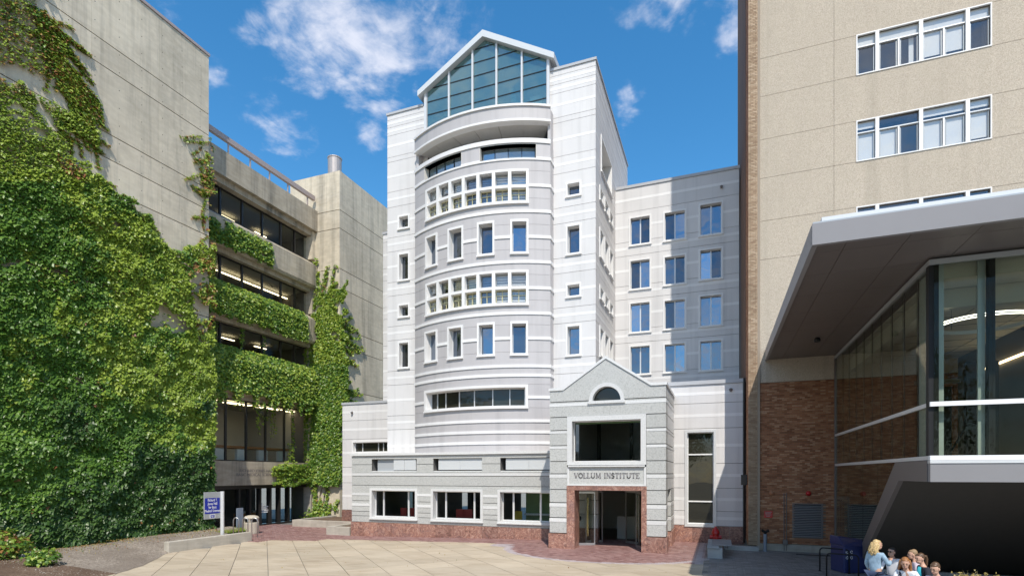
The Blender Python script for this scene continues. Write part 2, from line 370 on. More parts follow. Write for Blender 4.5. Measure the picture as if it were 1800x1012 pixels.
# ---------------------------------------------------------------- mesh helpers
OFF = {}
def empty(name, loc, label=None, cat=None, group=None, kind=None, rz=0.0):
    o = bpy.data.objects.new(name, None); COL.objects.link(o); o.location = loc; o.rotation_euler = (0, 0, rz)
    o.empty_display_size = .2
    tag(o, label, cat, group, kind); OFF[o.name] = Vector((0, 0, 0)) if rz else Vector(loc); return o
def tag(o, label=None, cat=None, group=None, kind=None):
    if label: o['label'] = label
    if cat: o['category'] = cat
    if group: o['group'] = group
    if kind: o['kind'] = kind
    return o
class M:
    def __init__(s): s.v = []; s.f = []; s.mi = []
    def add(s, vs, fs, mi=0):
        b = len(s.v); s.v += [tuple(p) for p in vs]; s.f += [tuple(b + i for i in f) for f in fs]; s.mi += [mi] * len(fs); return s
    def hexa(s, c, mi=0):           # 8 corners: bottom ring 0-3, top ring 4-7
        return s.add(c, [(3, 2, 1, 0), (4, 5, 6, 7), (0, 1, 5, 4), (1, 2, 6, 5), (2, 3, 7, 6), (3, 0, 4, 7)], mi)
    def box(s, x0, x1, y0, y1, z0, z1, mi=0):
        return s.hexa([(x0, y0, z0), (x1, y0, z0), (x1, y1, z0), (x0, y1, z0), (x0, y0, z1), (x1, y0, z1), (x1, y1, z1), (x0, y1, z1)], mi)
    def slab(s, mp, a0, a1, z0, z1, d0, d1, n=1, mi=0):   # along-wall a, height z, outward depth d
        vs = []; 
        for i in range(n + 1):
            a = a0 + (a1 - a0) * i / n
            vs += [mp(a, z0, d0), mp(a, z1, d0), mp(a, z1, d1), mp(a, z0, d1)]
        fs = [(0, 1, 2, 3), tuple(4 * n + k for k in (3, 2, 1, 0))]
        for i in range(n):
            b = 4 * i
            for k in range(4):
                k2 = (k + 1) % 4; fs.append((b + k2, b + k, b + 4 + k, b + 4 + k2))
        return s.add(vs, fs, mi)
    def tube(s, p, r, n=8, cap=True, mi=0):
        p = [Vector(q) for q in p]; r = r if isinstance(r, (list, tuple)) else [r] * len(p)
        rings = []; prev = None
        for i, q in enumerate(p):
            t = (p[min(i + 1, len(p) - 1)] - p[max(i - 1, 0)]).normalized()
            u = (prev - t * prev.dot(t)) if prev is not None else t.orthogonal()
            u.normalize(); prev = u; w = t.cross(u)
            rings.append([q + (u * math.cos(2 * math.pi * k / n) + w * math.sin(2 * math.pi * k / n)) * r[i] for k in range(n)])
        vs = [x for g_ in rings for x in g_]; fs = []
        for i in range(len(p) - 1):
            for k in range(n):
                fs.append((i * n + k, i * n + (k + 1) % n, (i + 1) * n + (k + 1) % n, (i + 1) * n + k))
        if cap: fs.append(tuple(range(n - 1, -1, -1))); fs.append(tuple((len(p) - 1) * n + k for k in range(n)))
        return s.add(vs, fs, mi)
    def lathe(s, prof, c=(0, 0, 0), n=16, mi=0):
        vs = []; fs = []
        for r, z in prof:
            for k in range(n):
                vs.append((c[0] + r * math.cos(2 * math.pi * k / n), c[1] + r * math.sin(2 * math.pi * k / n), c[2] + z))
        for i in range(len(prof) - 1):
            for k in range(n):
                fs.append((i * n + k, i * n + (k + 1) % n, (i + 1) * n + (k + 1) % n, (i + 1) * n + k))
        fs.append(tuple(range(n - 1, -1, -1))); fs.append(tuple((len(prof) - 1) * n + k for k in range(n)))
        return s.add(vs, fs, mi)
    def prism(s, poly, mp, d0, d1, mi=0):  # outline (a,z) pushed from d0 to d1
        n = len(poly); vs = [mp(a, z, d1) for a, z in poly] + [mp(a, z, d0) for a, z in poly]
        fs = [tuple(range(n)), tuple(range(2 * n - 1, n - 1, -1))] + [(i, n + i, n + (i + 1) % n, (i + 1) % n) for i in range(n)]
        return s.add(vs, fs, mi)
    def build(s, name, mat, parent=None, label=None, kind=None, cat=None, group=None, smooth=False, bevel=0, recalc=True, loc=None):
        off = OFF.get(parent.name, Vector((0, 0, 0))) if parent else Vector(loc or (0, 0, 0))
        me = bpy.data.meshes.new(name)
        me.from_pydata([(x - off.x, y - off.y, z - off.z) for x, y, z in s.v], [], s.f)
        mats = mat if isinstance(mat, (list, tuple)) else [mat]
        for m in mats: me.materials.append(MAT[m])
        if len(mats) > 1: me.polygons.foreach_set('material_index', s.mi)
        if recalc:
            bm = bmesh.new(); bm.from_mesh(me); bmesh.ops.recalc_face_normals(bm, faces=bm.faces); bm.to_mesh(me); bm.free()
        if smooth:
            me.polygons.foreach_set('use_smooth', [True] * len(me.polygons))
        me.update()
        o = bpy.data.objects.new(name, me); COL.objects.link(o)
        if parent: o.parent = parent
        else: o.location = off
        OFF[o.name] = off
        if bevel:
            b = o.modifiers.new('bevel', 'BEVEL'); b.width = bevel; b.segments = 2; b.limit_method = 'ANGLE'
        tag(o, label, cat, group, kind); return o

def mapY(Y): return lambda a, z, d: (a, Y - d, z)              # wall facing the camera, along X
def mapE(X): return lambda a, z, d: (X + d, a, z)              # wall facing +X, along Y
def mapW(X): return lambda a, z, d: (X - d, a, z)              # wall facing -X, along Y
def holes(m, mp, a0, a1, z0, z1, ops, d0, d1, step=1e9):
    """wall slab with rectangular openings left out"""
    bs = sorted({a0, a1} | {min(max(x, a0), a1) for o in ops if o[3] > z0 and o[2] < z1 for x in o[:2]})
    for p, q in zip(bs, bs[1:]):
        if q - p < 1e-5: continue
        mid = (p + q) / 2
        cut = sorted((max(o[2], z0), min(o[3], z1)) for o in ops if o[0] < mid < o[1] and o[3] > z0 and o[2] < z1)
        z = z0
        for c0, c1 in cut + [(z1, z1)]:
            if c0 - z > 1e-4: m.slab(mp, p, q, z, c0, d0, d1, max(1, math.ceil((q - p) / step - 1e-6)))
            z = max(z, c1)
    return m
def runs(a0, a1, z0, z1, ops):
    """stretches of a course that openings cut apart completely"""
    bs = sorted({a0, a1} | {min(max(x, a0), a1) for o in ops if o[2] <= z0 + .03 and o[3] >= z1 - .03 for x in o[:2]})
    out_ = []
    for p, q in zip(bs, bs[1:]):
        if q - p < 1e-4: continue
        mid = (p + q) / 2
        if any(o[0] < mid < o[1] and o[2] <= z0 + .03 and o[3] >= z1 - .03 for o in ops): continue
        if out_ and abs(out_[-1][1] - p) < 1e-6: out_[-1] = (out_[-1][0], q)
        else: out_.append((p, q))
    return out_
def facade(parent, mp, a0, a1, zs, ops, mat, name='facade_panel', gap=.022, th=.09, step=1e9, back='groove', backd=.3, band=None, bandmat='band', bandname='light_band', bandp=.006):
    holes(M(), mp, a0, a1, zs[0], zs[-1], ops, -backd, -th * .5, step).build('wall_core', back, parent)
    for z0, z1 in zip(zs, zs[1:]):
        for p, q in runs(a0, a1, z0 + gap / 2, z1 - gap / 2, ops):
            m = holes(M(), mp, p, q, z0 + gap / 2, z1 - gap / 2, ops, -th, 0, step)
            if m.v: m.build(name, mat, parent)
        if band and z1 - z0 > .5:
            w = band; c = (z0 + z1) / 2 + .02
            for p, q in runs(a0, a1, c - w / 2, c + w / 2, ops):
                m = holes(M(), mp, p, q, c - w / 2, c + w / 2, ops, -th * .4, bandp, step)
                if m.v: m.build(bandname, bandmat, parent)

def window(parent, mp, a0, a1, z0, z1, ws=.13, wa=None, proud=.05, rec=.32, cols=None, rows=None, gl='g_sky', frame='trim', bar='alum', barw=.05, step=1e9, blind=None, sill=.09, name='window', k=1.0, fr=.045, room=None):
    """surround with deep reveal + glass panes + bars. k converts metres to wall units (radians on the drum)"""
    wa = (wa if wa is not None else ws) * k
    n = max(1, math.ceil((a1 - a0) / step - 1e-6))
    m = M()
    m.slab(mp, a0, a0 + wa, z0, z1, -rec, proud); m.slab(mp, a1 - wa, a1, z0, z1, -rec, proud)
    m.slab(mp, a0 + wa, a1 - wa, z1 - ws, z1, -rec, proud, n); m.slab(mp, a0 + wa, a1 - wa, z0, z0 + ws * .75, -rec, proud, n)
    w = m.build(name, frame, parent)
    if sill:
        M().slab(mp, a0 - .02 * k, a1 + .02 * k, z0 - .05, z0 + .02, -.02, proud + sill * .5, n).build('sill', frame, w)
    ia0, ia1, iz0, iz1 = a0 + wa, a1 - wa, z0 + ws * .75, z1 - ws
    cols = cols or [0, 1]; rows = rows or [0, 1]
    ca = [ia0 + (ia1 - ia0) * c for c in cols]; rz_ = [iz0 + (iz1 - iz0) * c for c in rows]
    f = fr * k
    b = M(); d0, d1 = -rec + .02, -rec + .075
    b.slab(mp, ia0, ia0 + f, iz0, iz1, d0, d1); b.slab(mp, ia1 - f, ia1, iz0, iz1, d0, d1)
    b.slab(mp, ia0 + f, ia1 - f, iz0, iz0 + fr, d0, d1, n); b.slab(mp, ia0 + f, ia1 - f, iz1 - fr, iz1, d0, d1, n)
    b.build('window_frame', bar, w)
    for c in ca[1:-1]:
        M().slab(mp, c - barw / 2 * k, c + barw / 2 * k, iz0 + fr, iz1 - fr, d0, d1 + .004).build('mullion', bar, w)
    for i, (p, q) in enumerate(zip(ca, ca[1:])):
        for z in rz_[1:-1]:
            M().slab(mp, p + f, q - f, z - barw / 2, z + barw / 2, d0, d1 - .004).build('transom', bar, w)
        for j, (s0, s1) in enumerate(zip(rz_, rz_[1:])):
            M().slab(mp, p + .001 * k, q - .001 * k, s0 + .001, s1 - .001, -rec, -rec + .025).build('pane', gl, w)
    return w

# ================================================================ GROUND
m = M()
m.add([(-260, -200, -.42), (260, -200, -.42), (260, 420, -.42), (-260, 420, -.42)], [(0, 1, 2, 3)])
m.build('ground', 'asphalt', kind='structure', label='pale ground beyond the plaza')
plaza = empty('plaza', (-12, 20, 0), 'beige square-slab plaza laid on the diagonal', None, None, 'structure')
m = M(); xs = [-34, -30, -26, -21.5, -18, -14, -9, -4, 0, 12]
for x0, x1 in zip(xs, xs[1:]):
    m.add([(x0, 6, gz(x0) - .03), (x1, 6, gz(x1) - .03), (x1, 40, gz(x1) - .03), (x0, 40, gz(x0) - .03)], [(0, 1, 2, 3)])
m.build('paving_bed', 'groove', plaza)
PS = 1.34; j = .023
hit = (lambda u, v, z: ((HC - z) * FPX / (v - V0) * ray(u)[0], (HC - z) * FPX / (v - V0) * ray(u)[1]))(541.8, 1012, -.17)
o1 = (hit[0] + hit[1]) / math.sqrt(2)
for i in range(-40, 40):
    for k in range(-40, 40):
        p0 = o1 % PS + i * PS; q0 = k * PS + .4
        cx, cy = (p0 + PS / 2 - (q0 + PS / 2)) / math.sqrt(2), (p0 + PS / 2 + q0 + PS / 2) / math.sqrt(2)
        if not (-29 < cx < 1.2 and 10.5 < cy < 28.3): continue
        if cx > .3 and cy > 19: continue
        dep = -ST * cx + CT * cy; u = U0 + FPX * (CT * cx + ST * cy) / dep
        if dep < 8 or u < -150 or u > 1500: continue
        if dep < 17.0 and not (dep > 15.2): continue
        if cx < -25.4 and cy > 20: continue
        c = []
        for a, b in ((p0 + j / 2, q0 + j / 2), (p0 + PS - j / 2, q0 + j / 2), (p0 + PS - j / 2, q0 + PS - j / 2), (p0 + j / 2, q0 + PS - j / 2)):
            c.append(((a - b) / math.sqrt(2), (a + b) / math.sqrt(2)))
        dz = random.uniform(-.002, .003)
        M().hexa([(x, y, gz(x) - .06) for x, y in c] + [(x, y, gz(x) + dz) for x, y in c]).build('paver', 'paver', plaza, recalc=False)

# red brick paving: strip along the podium, the round apron before the porch, the court before the ivy hall
def in_red(x, y):
    if (x + 4.95) ** 2 / 4.9 ** 2 + (y - 25.6) ** 2 / 3.75 ** 2 < 1: return True
    if -10.9 < x < -7 and y > 24.9 + .35 * abs(x + 9): return True
    if y > 26.6 and -21.8 < x < -1.6: return True
    if x <= -21.8 and y > 25.6 + (x + 21.8) * .22 and y < 33 and x > -32.3: return True
    if x <= -24.5 and y > 23.6 and y < 33 and x > -29.4 and x < -24.5: return y > 23.9 + (-24.5 - x) * .1
    if -2.2 < x < -.6 and 23.0 < y < 30.3: return True
    return False
rb = M(); pbm = M()
bl, bw = .215, .105
def pave(M_, x, y, l, w, z=.012):
    c = [(x + .006, y + .006), (x + l - .006, y + .006), (x + l - .006, y + w - .006), (x + .006, y + w - .006)]
    h = random.uniform(0, .003)
    b = len(M_.v)
    M_.v += [(a, q, gz(a) - .01) for a, q in c] + [(a, q, gz(a) + z + h) for a, q in c]
    M_.f += [(b + 4, b + 5, b + 6, b + 7), (b, b + 1, b + 5, b + 4), (b + 1, b + 2, b + 6, b + 5), (b + 2, b + 3, b + 7, b + 6), (b + 3, b, b + 4, b + 7)]
    M_.mi += [0] * 5
y = 20.5; r_ = 0
while y < 33.2:
    x = -32.3 + (r_ % 2) * bl / 2
    while x < -.5:
        mx_, my_ = x + bl / 2, y + bw / 2
        if in_red(mx_, my_):
            e = ((mx_ + 4.95) / 4.9) ** 2 + ((my_ - 25.6) / 3.75) ** 2
            rim = (my_ < 25.6 and .87 < e < 1 ) or (-10.9 < mx_ < -8.6 and my_ < 26.3 and e > 1) or (-2.05 < mx_ < -1.45 and my_ < 28.5 and e > 1) or (-.95 < mx_ < -.6)
            blocked = (mx_ > -7.6 and mx_ < -2.3 and my_ > 29.9) or (-21.3 < mx_ < -7.8 and my_ > 28.6)
            if not blocked: pave(pbm if rim else rb, x, y, bl, bw)
        x += bl
    y += bw; r_ += 1
rp = empty('brick_paving', (-8, 26, 0), 'red brick paving before the porch and along the podium', None, None, 'structure')
rb.build('red_bricks', 'rpaver', rp, kind='stuff', recalc=False)
pbm.build('pale_border_bricks', 'ppaver', rp, kind='stuff', recalc=False, label='pale greyish border of the brick apron')
# grey paving in the shade of the lobby
gp = empty('grey_paving', (3, 22, 0), 'grey block paving in the shade below the glass lobby', None, None, 'structure')
M().add([(-.58, 20.55, .0), (30, 20.55, .0), (30, 31, .0), (-.58, 31, .0)], [(0, 1, 2, 3)]).build('paving_bed', 'mortar', gp, recalc=False)
gb = M(); y = 20.55; r_ = 0
while y < 28.2:
    x = -.58 + (r_ % 2) * -.1
    while x < 9.5:
        if x > -.6: pave(gb, max(x, -.58), y, .3, .15, .014)
        x += .3
    y += .15; r_ += 1
gb.build('grey_blocks', 'gpaver', gp, kind='stuff', recalc=False)
M().add([(1.0, 6, -.004), (30, 6, -.004), (30, 20.55, -.004), (1.0, 20.55, -.004)], [(0, 1, 2, 3)]).build('sunny_terrace', 'conc_grey', kind='structure', label='pale concrete terrace where the group sits', recalc=False)

# ================================================================ WHITE INSTITUTE BUILDING
inst = empty('institute_building', (-8, 32, 0), 'white banded research tower with curved grey drum and glazed gable', 'building')
YT, YW, YP, YPOD, YLB, YLL = 31.0, 37.2, 25.5, 28.5, 30.3, 33.5
zt = lambda v: Z_Y(1047, v, YT)
XTL, XTR = X_Y(681, YT), X_Y(1047, YT)
ZTOP = zt(101)
base_ = [640, 653, 715, 742.5, 805]
GV = [105.5, 115.4, 131, 147.4, 191.4, 201, 262, 293, 354.5, 383, 445, 472.5, 534.5, 562.5, 625, 653, 715, 743, 800]
ZS = sorted(zt(v) for v in GV)
ZS = [4.3] + [z for z in ZS if z > 5.0]
# --- right shoulder of the tower: front and side
wr = []
for (v0, v1, kind) in ((319, 345, 's'), (394, 447, 't'), (497, 522, 's'), (570, 625, 't')):
    a0, a1 = X_Y(994.5, YT), X_Y(1022, YT)
    wr.append((a0, a1, Z_Y(1008, v1, YT), Z_Y(1008, v0, YT)))
ins = lambda o, e=.03: (o[0] + e, o[1] - e, o[2] + e, o[3] - e)
facade(inst, mapY(YT), X_Y(964, YT), XTR, ZS, [ins(o) for o in wr], 'white', band=.16)
for o in wr: window(inst, mapY(YT), *o, ws=.11, rec=.36, gl='g_sky', fr=.035)
YB = 42.6
MS = mapE(XTR + .004)
ws_ = []
for (c0, c1) in ((1053.5, 1060.5), (1062.3, 1069), (1070.8, 1077)):
    y0, y1 = Y_X(c0, XTR), Y_X(c1, XTR)
    for o in wr: ws_.append((y0, y1, o[2] + .1, o[3] + .1))
big = (Y_X(1056, XTR), Y_X(1075, XTR), Z_X(1056, 300, XTR), Z_X(1056, 236, XTR))
facade(inst, MS, YT + .003, YB, ZS, [ins(o) for o in ws_] + [ins(big)], 'white', band=.16)
for o in ws_: window(inst, MS, *o, ws=.13, rec=.35, gl='g_side')
window(inst, MS, *big, ws=.16, rec=.6, cols=[0, .33, .66, 1], gl='g_side')
m = M(); m.box(X_Y(966, YT) - .05, XTR + .06, YT - .06, YB + .1, ZS[-1], ZTOP); m.build('roof_coping', 'coping', inst)
# --- left shoulder
wl = []
for (v0, v1) in ((377.5, 402), (444, 493), (533.5, 557.5), (599.5, 647)):
    wl.append((X_Y(699.5, YT), X_Y(720.5, YT), Z_Y(710, v1, YT), Z_Y(710, v0, YT)))
facade(inst, mapY(YT), XTL, X_Y(752, YT), ZS, [ins(o) for o in wl], 'white', band=.16)
for o in wl: window(inst, mapY(YT), *o, ws=.11, rec=.36, gl='g_side', fr=.035)
M().slab(mapW(XTL), YT + .12, YB, 4.3, ZS[-1], -.3, -.001).build('wall_core', 'white', inst)
M().box(XTL - .06, X_Y(744, YT), YT - .06, YB + .1, ZS[-1], ZTOP).build('roof_coping', 'coping', inst)
# slab set back behind the left shoulder
YS = 35.5
facade(inst, mapY(YS), X_Y(673.5, YS), X_Y(690, YS), [4.3] + [z for z in ZS if 5 < z < Z_Y(676, 412, YS)] + [Z_Y(676, 412, YS)], [], 'white', band=.16)
M().box(X_Y(673.5, YS) - .04, X_Y(690, YS), YS - .05, YB, Z_Y(676, 412, YS), Z_Y(676, 408, YS)).build('roof_coping', 'coping', inst)
# closing walls and roof of the tower body
M().box(XTL + .3, XTR - .3, YB - .3, YB, 4, ZTOP - .2).build('rear_wall', 'white', inst)

# --- right wing
zwtop = Z_Y(1081, 331, YW); XWR = X_Y(1299, YW)
ww = []
for (u0, u1, rows) in ((1105.6, 1145, ((380.5, 429), (456, 507), (531, 583), (607, 657))),
                       (1165.5, 1207, ((371, 421), (449, 499), (526, 577), (603, 653))),
                       (1228, 1271.5, ((357, 412), (437, 490), (518, 572), (597.5, 650)))):
    for v0, v1 in rows:
        uc = (u0 + u1) / 2
        ww.append((X_Y(u0, YW), X_Y(u1, YW), Z_Y(uc, v1 + 1.5, YW), Z_Y(uc, v0 - 1.5, YW)))
zw = [6.0] + [z for z in ZS if 6.5 < z < zwtop - 1.2] + [zwtop - .18]
facade(inst, mapY(YW), XTR + .02, XWR, zw, [ins(o) for o in ww], 'white', band=.17)
for o in ww: window(inst, mapY(YW), *o, ws=.11, rec=.26, cols=[0, .5, 1], gl='g_sky', barw=.08, fr=.035)
M().box(XTR + .07, XWR + .05, YW - .06, YW + 8, zwtop - .18, zwtop).build('roof_coping', 'coping', inst)

# --- low block beside the porch
XLR = X_Y(1308, YLB); zl = lambda v: Z_Y(1220, v, YLB); ZLT = zl(669.5)
XPR = X_Y(1170.6, YP)
tall = (X_Y(1204, YLB), X_Y(1259, YLB), Z_Y(1230, 923.5, YLB), Z_Y(1230, 755, YLB))
lz = [.9] + [zl(v) for v in (897, 857, 814, 753, 709)] + [ZLT - .2]
facade(inst, mapY(YLB), XPR - .3, XLR, lz, [ins(tall)], 'white', band=.16)
window(inst, mapY(YLB), *tall, ws=.13, wa=.12, rec=.22, rows=[0, .245, .76, 1], gl='g_dark', frame='alum', bar='paint_white', barw=.07)
M().box(XPR - .3, XLR + .06, YLB - .07, YW - .1, ZLT - .2, ZLT).build('roof_coping', 'coping', inst)
gx = [XPR - .3, -1.3, -.35, .5, XLR]
for a, b in zip(gx, gx[1:]):
    M().slab(mapY(YLB), a + .004, b - .004, -.02, .885, -.1, .05).build('granite_slab', 'red', inst)
# --- left low block
XLL0, XLL1 = X_Y(602, YLL), X_Y(700, YLL); zll = lambda v: Z_Y(640, v, YLL)
lw = (X_Y(619, YLL), X_Y(690, YLL), zll(796), zll(774))
llz = [.95] + [zll(v) for v in (848, 820.5, 771, 738)] + [zll(709.5)]
facade(inst, mapY(YLL), XLL0, XLL1, llz, [ins(lw)], 'white', band=.17)
window(inst, mapY(YLL), *lw, ws=.12, wa=.1, rec=.3, cols=[0, .2, .62, .75, 1], gl='g_dark')
M().box(XLL0 - .05, XLL1, YLL - .06, YLL + 6, llz[-1], zll(705.5)).build('roof_coping', 'coping', inst)
M().slab(mapW(XLL0), YLL + .12, YLL + 6, -.3, llz[-1], -.3, -.001).build('wall_core', 'white', inst)
M().slab(mapY(YLL), XLL0 - .02, XLL1, -.3, .93, -.2, .06).build('granite_slab', 'red', inst)

# --- drum
uL, uR = 729.5, 967.5
YD = YT - .65
xl, xr = X_Y(uL, YD), X_Y(uR, YD); sag = 1.2; ch = (xr - xl) / 2
RD = (ch * ch + sag * sag) / (2 * sag); XC = (xl + xr) / 2; YC = YD - sag + RD
AL = math.asin(ch / RD)
mapD = lambda a, z, d: (XC + (RD + d) * math.sin(a), YC - (RD + d) * math.cos(a), z)
def drum_hit(u):
    dx, dy = ray(u); A = dx * dx + dy * dy; B = -2 * (dx * XC + dy * YC); C_ = XC * XC + YC * YC - RD * RD
    disc = B * B - 4 * A * C_; t = (-B - math.sqrt(max(disc, 0))) / (2 * A)
    return t, math.asin(max(-1, min(1, (t * dx - XC) / RD)))
def AD(u): return max(-AL, min(AL, drum_hit(u)[1]))
def ZD(u, v): return HC + (V0 - v) * drum_hit(u)[0] / FPX
KD = 1 / RD; ST_ = R(2.5)
zd = lambda v: ZD(929, v)
wD = []
gridA = (AD(749), AD(929), zd(356.5), zd(297.5)); gridC = (AD(749), AD(929), zd(535), zd(474.5))
rowB = [(AD(a), AD(b), zd(445.5), zd(385.5)) for a, b in ((748.3, 769), (787.5, 814.7), (838.8, 869.3), (897, 928.8))]
rowD = [(AD(a), AD(b), zd(623.5), zd(564.5)) for a, b in ((747, 769), (787, 814), (839, 870), (897, 928))]
longE = (AD(747), AD(928), zd(716), zd(675.5))
topF = [(AD(746), AD(811.5), zd(279), zd(252)), (AD(843), AD(943), zd(279), zd(252))]
ops = [ins(o, .02) if False else (o[0] + .003, o[1] - .003, o[2] + .03, o[3] - .03) for o in [gridA, gridC, longE] + rowB + rowD + topF]
bands_v = [278.5, 325.8, 371, 416, 460, 505.8, 550, 594, 642.8, 659, 697.7, 739, 758.5, 777.5]
ztopD = zd(243.5)
zsD = sorted([4.4, ztopD - .25] + [zd(v) for v in (300, 348, 394, 438, 482, 527, 570, 618, 675, 716)] + [zd(v) for v in bands_v])
facade(inst, mapD, -AL, AL, zsD, ops, 'drum', name='drum_panel', gap=.012, th=.07, step=ST_, backd=.35)
for v in bands_v:
    z = zd(v)
    for p, q in runs(-AL, AL, z - .085, z + .085, ops): holes(M(), mapD, p, q, z - .085, z + .085, ops, -.05, .05, ST_).build('drum_band', 'band', inst)
M().slab(mapD, -AL, AL, ztopD - .25, ztopD, -.4, .06, 24).build('drum_coping', 'trim', inst)
# returns of the drum against the shoulders
for sgn in (-1, 1):
    xx = XC + sgn * ch
    m = M(); m.slab((mapE if sgn > 0 else mapW)(xx), YD, YT + .3, 4.4, ztopD - .25, -.3, -.003); m.build('drum_return', 'drum', inst)
    for v in bands_v:
        z = zd(v); M().slab((mapE if sgn > 0 else mapW)(xx), YD - .03, YT, z - .085, z + .085, -.05, .045).build('drum_band', 'band', inst)
for gi, g in enumerate((gridA, gridC)):
    w = M(); a0, a1, z0, z1 = g; wa = .14 * KD; nc = 7
    cw = (a1 - a0 - 2 * wa) / nc; zm = (z0 + z1) / 2
    w.slab(mapD, a0, a1, z1 - .13, z1, -.4, .07, 12); w.slab(mapD, a0, a1, z0, z0 + .11, -.4, .07, 12)
    w.slab(mapD, a0, a0 + wa, z0 + .11, z1 - .13, -.4, .07); w.slab(mapD, a1 - wa, a1, z0 + .11, z1 - .13, -.4, .07)
    win = w.build('grid_window', 'trim', inst)
    M().slab(mapD, a0 - .02 * KD, a1 + .02 * KD, z0 - .06, z0 + .02, -.02, .12, 12).build('sill', 'trim', win)
    for c in range(1, nc):
        ac = a0 + wa + cw * c; M().slab(mapD, ac - .095 * KD, ac + .095 * KD, z0 + .11, z1 - .13, -.28, .065).build('mullion', 'trim', win)
    for c in range(nc):
        p, q = a0 + wa + cw * c, a0 + wa + cw * (c + 1)
        if c: p += .095 * KD
        if c < nc - 1: q -= .095 * KD
        M().slab(mapD, p, q, zm - .09, zm + .07, -.28, .05).build('transom', 'trim', win)
        for s0, s1, low in ((z0 + .11, zm - .09, 1), (zm + .07, z1 - .13, 0)):
            M().slab(mapD, p, q, s0, s1, -.27, -.245).build('pane', 'g_blind', win)
            fm = 'blind_yellow' if low else 'alum_grey'
            b = M(); t = .026
            b.slab(mapD, p, p + t * KD, s0, s1, -.245, -.21); b.slab(mapD, q - t * KD, q, s0, s1, -.245, -.21)
            b.slab(mapD, p + t * KD, q - t * KD, s1 - t * 1.5, s1, -.245, -.21); b.slab(mapD, p + t * KD, q - t * KD, s0, s0 + t, -.245, -.21)
            if low:
                pm = (p + q) / 2; b.slab(mapD, pm - .02 * KD, pm + .02 * KD, s0 + t, s1 - t * 1.5, -.245, -.215)
                zc = s0 + (s1 - s0) * .62; b.slab(mapD, p + t * KD, pm - .02 * KD, zc - .02, zc + .02, -.245, -.215); b.slab(mapD, pm + .02 * KD, q - t * KD, zc - .02, zc + .02, -.245, -.215)
            b.build('window_frame', fm, win)
            bl_ = M(); nb = 5; h = (s1 - s0)
            kind = 'blind' if c >= 5 else ('blind_blue' if (c == 4 or (c == 3 and gi == 0)) else 'blind_yellow' if c in (1, 2, 3) and gi == 1 else 'blind')
            frac = [.55, .5, .8, .9, .9, 1, 1][c]
            for q_ in range(nb):
                zz0 = s1 - h * frac * (q_ + 1) / nb
                bl_.slab(mapD, p + .02 * KD, q - .02 * KD, zz0 + .015, zz0 + h * frac / nb * .82, -.38, -.36)
            bl_.build('blind', kind, win)
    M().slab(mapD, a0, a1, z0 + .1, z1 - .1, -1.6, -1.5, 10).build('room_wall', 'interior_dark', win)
for o in rowB + rowD: window(inst, mapD, *o, ws=.13, wa=.11, k=KD, rec=.42, gl='g_sky', step=R(2.5), proud=.06, fr=.035)
window(inst, mapD, *longE, ws=.16, wa=.15, k=KD, rec=.45, cols=[0, .09, .2, .36, .52, .7, .86, 1], gl='g_dark', step=R(3), proud=.08)
for o, c in zip(topF, (4, 4)): window(inst, mapD, *o, ws=.03, k=KD, rec=.4, cols=[i / c for i in range(c + 1)], gl='g_top', frame='soffit', bar='dark', step=R(2.5), proud=.004, sill=0, fr=.03, barw=.035)
# balcony over the drum: soffit, curved fascia, back wall of the loggia
zfb, zft = ZD(960, 211.5), ZD(960, 185)
M().slab(mapD, -AL, AL, zfb + .02, zft - .12, -.35, .03, 24).build('balcony_fascia', 'drum', inst)
M().slab(mapD, -AL, AL, zft - .12, zft, -.4, .11, 24).build('fascia_lip', 'trim', inst)
M().slab(mapD, -AL, AL, zfb - .1, zfb + .02, -.36, .09, 24).build('fascia_lip', 'trim', inst)
for i in range(6):
    a0 = -AL + 2 * AL * i / 6; a1 = -AL + 2 * AL * (i + 1) / 6
    M().slab(mapD, a0 + .002, a1 - .002, zfb - .03, zfb + .05, -3.2, -.37, 3).build('soffit_panel', 'soffit', inst)
M().slab(mapD, -AL, AL, zfb + .05, zfb + .12, -3.4, -.36, 12).build('balcony_slab', 'soffit', inst)
M().slab(mapD, -AL, AL, zft - .2, zft - .05, -3.4, -.36, 12).build('balcony_slab', 'coping', inst)
M().slab(mapD, -AL * 1.02, AL * 1.02, ztopD - .3, zfb, -3.3, -3.15, 12).build('loggia_wall', 'drum', inst)
M().slab(mapD, -AL, AL, ztopD - .35, ztopD - .27, -3.2, -.36, 12).build('loggia_floor', 'coping', inst)
for sgn in (-1, 1):
    M().box(*sorted((XC + sgn * (ch - .02), XC + sgn * (ch - .2))), YD + .12, YT + 2.6, ztopD - .3, zft - .14).build('loggia_side', 'drum', inst)
# --- glazed gable on top
YG = 30.85; zg = lambda u, v: Z_Y(u, v, YG)
gx0, gx1 = X_Y(746, YG), X_Y(966, YG); gxa = (gx0 + gx1) / 2
zb, ze, za = zft - .05, zg(750.7, 162), zg(852, 70)
ze = (zg(750.7, 163) + zg(962.8, 103)) / 2
prof = lambda x: ze + (za - ze) * (1 - abs(x - gxa) / ((gx1 - gx0) / 2 - .15))
gable = M().slab(mapY(YG), gx0, gx0 + .15, zb, ze, -.2, .05).slab(mapY(YG), gx1 - .15, gx1, zb, ze, -.2, .05).slab(mapY(YG), gx0 + .15, gx1 - .15, zb, zb + .12, -.2, .05).build('gable_window', 'alum', inst)
cols = [gx0 + .15] + [X_Y(u, YG) for u in (789.4, 830.8, 872.9, 917.5)] + [gx1 - .15]
for c in cols[1:-1]: M().slab(mapY(YG), c - .055, c + .055, zb + .12, prof(c), -.16, .06).build('mullion', 'alum', gable)
rowsG = [zb + .12 + i * .82 for i in range(9)]
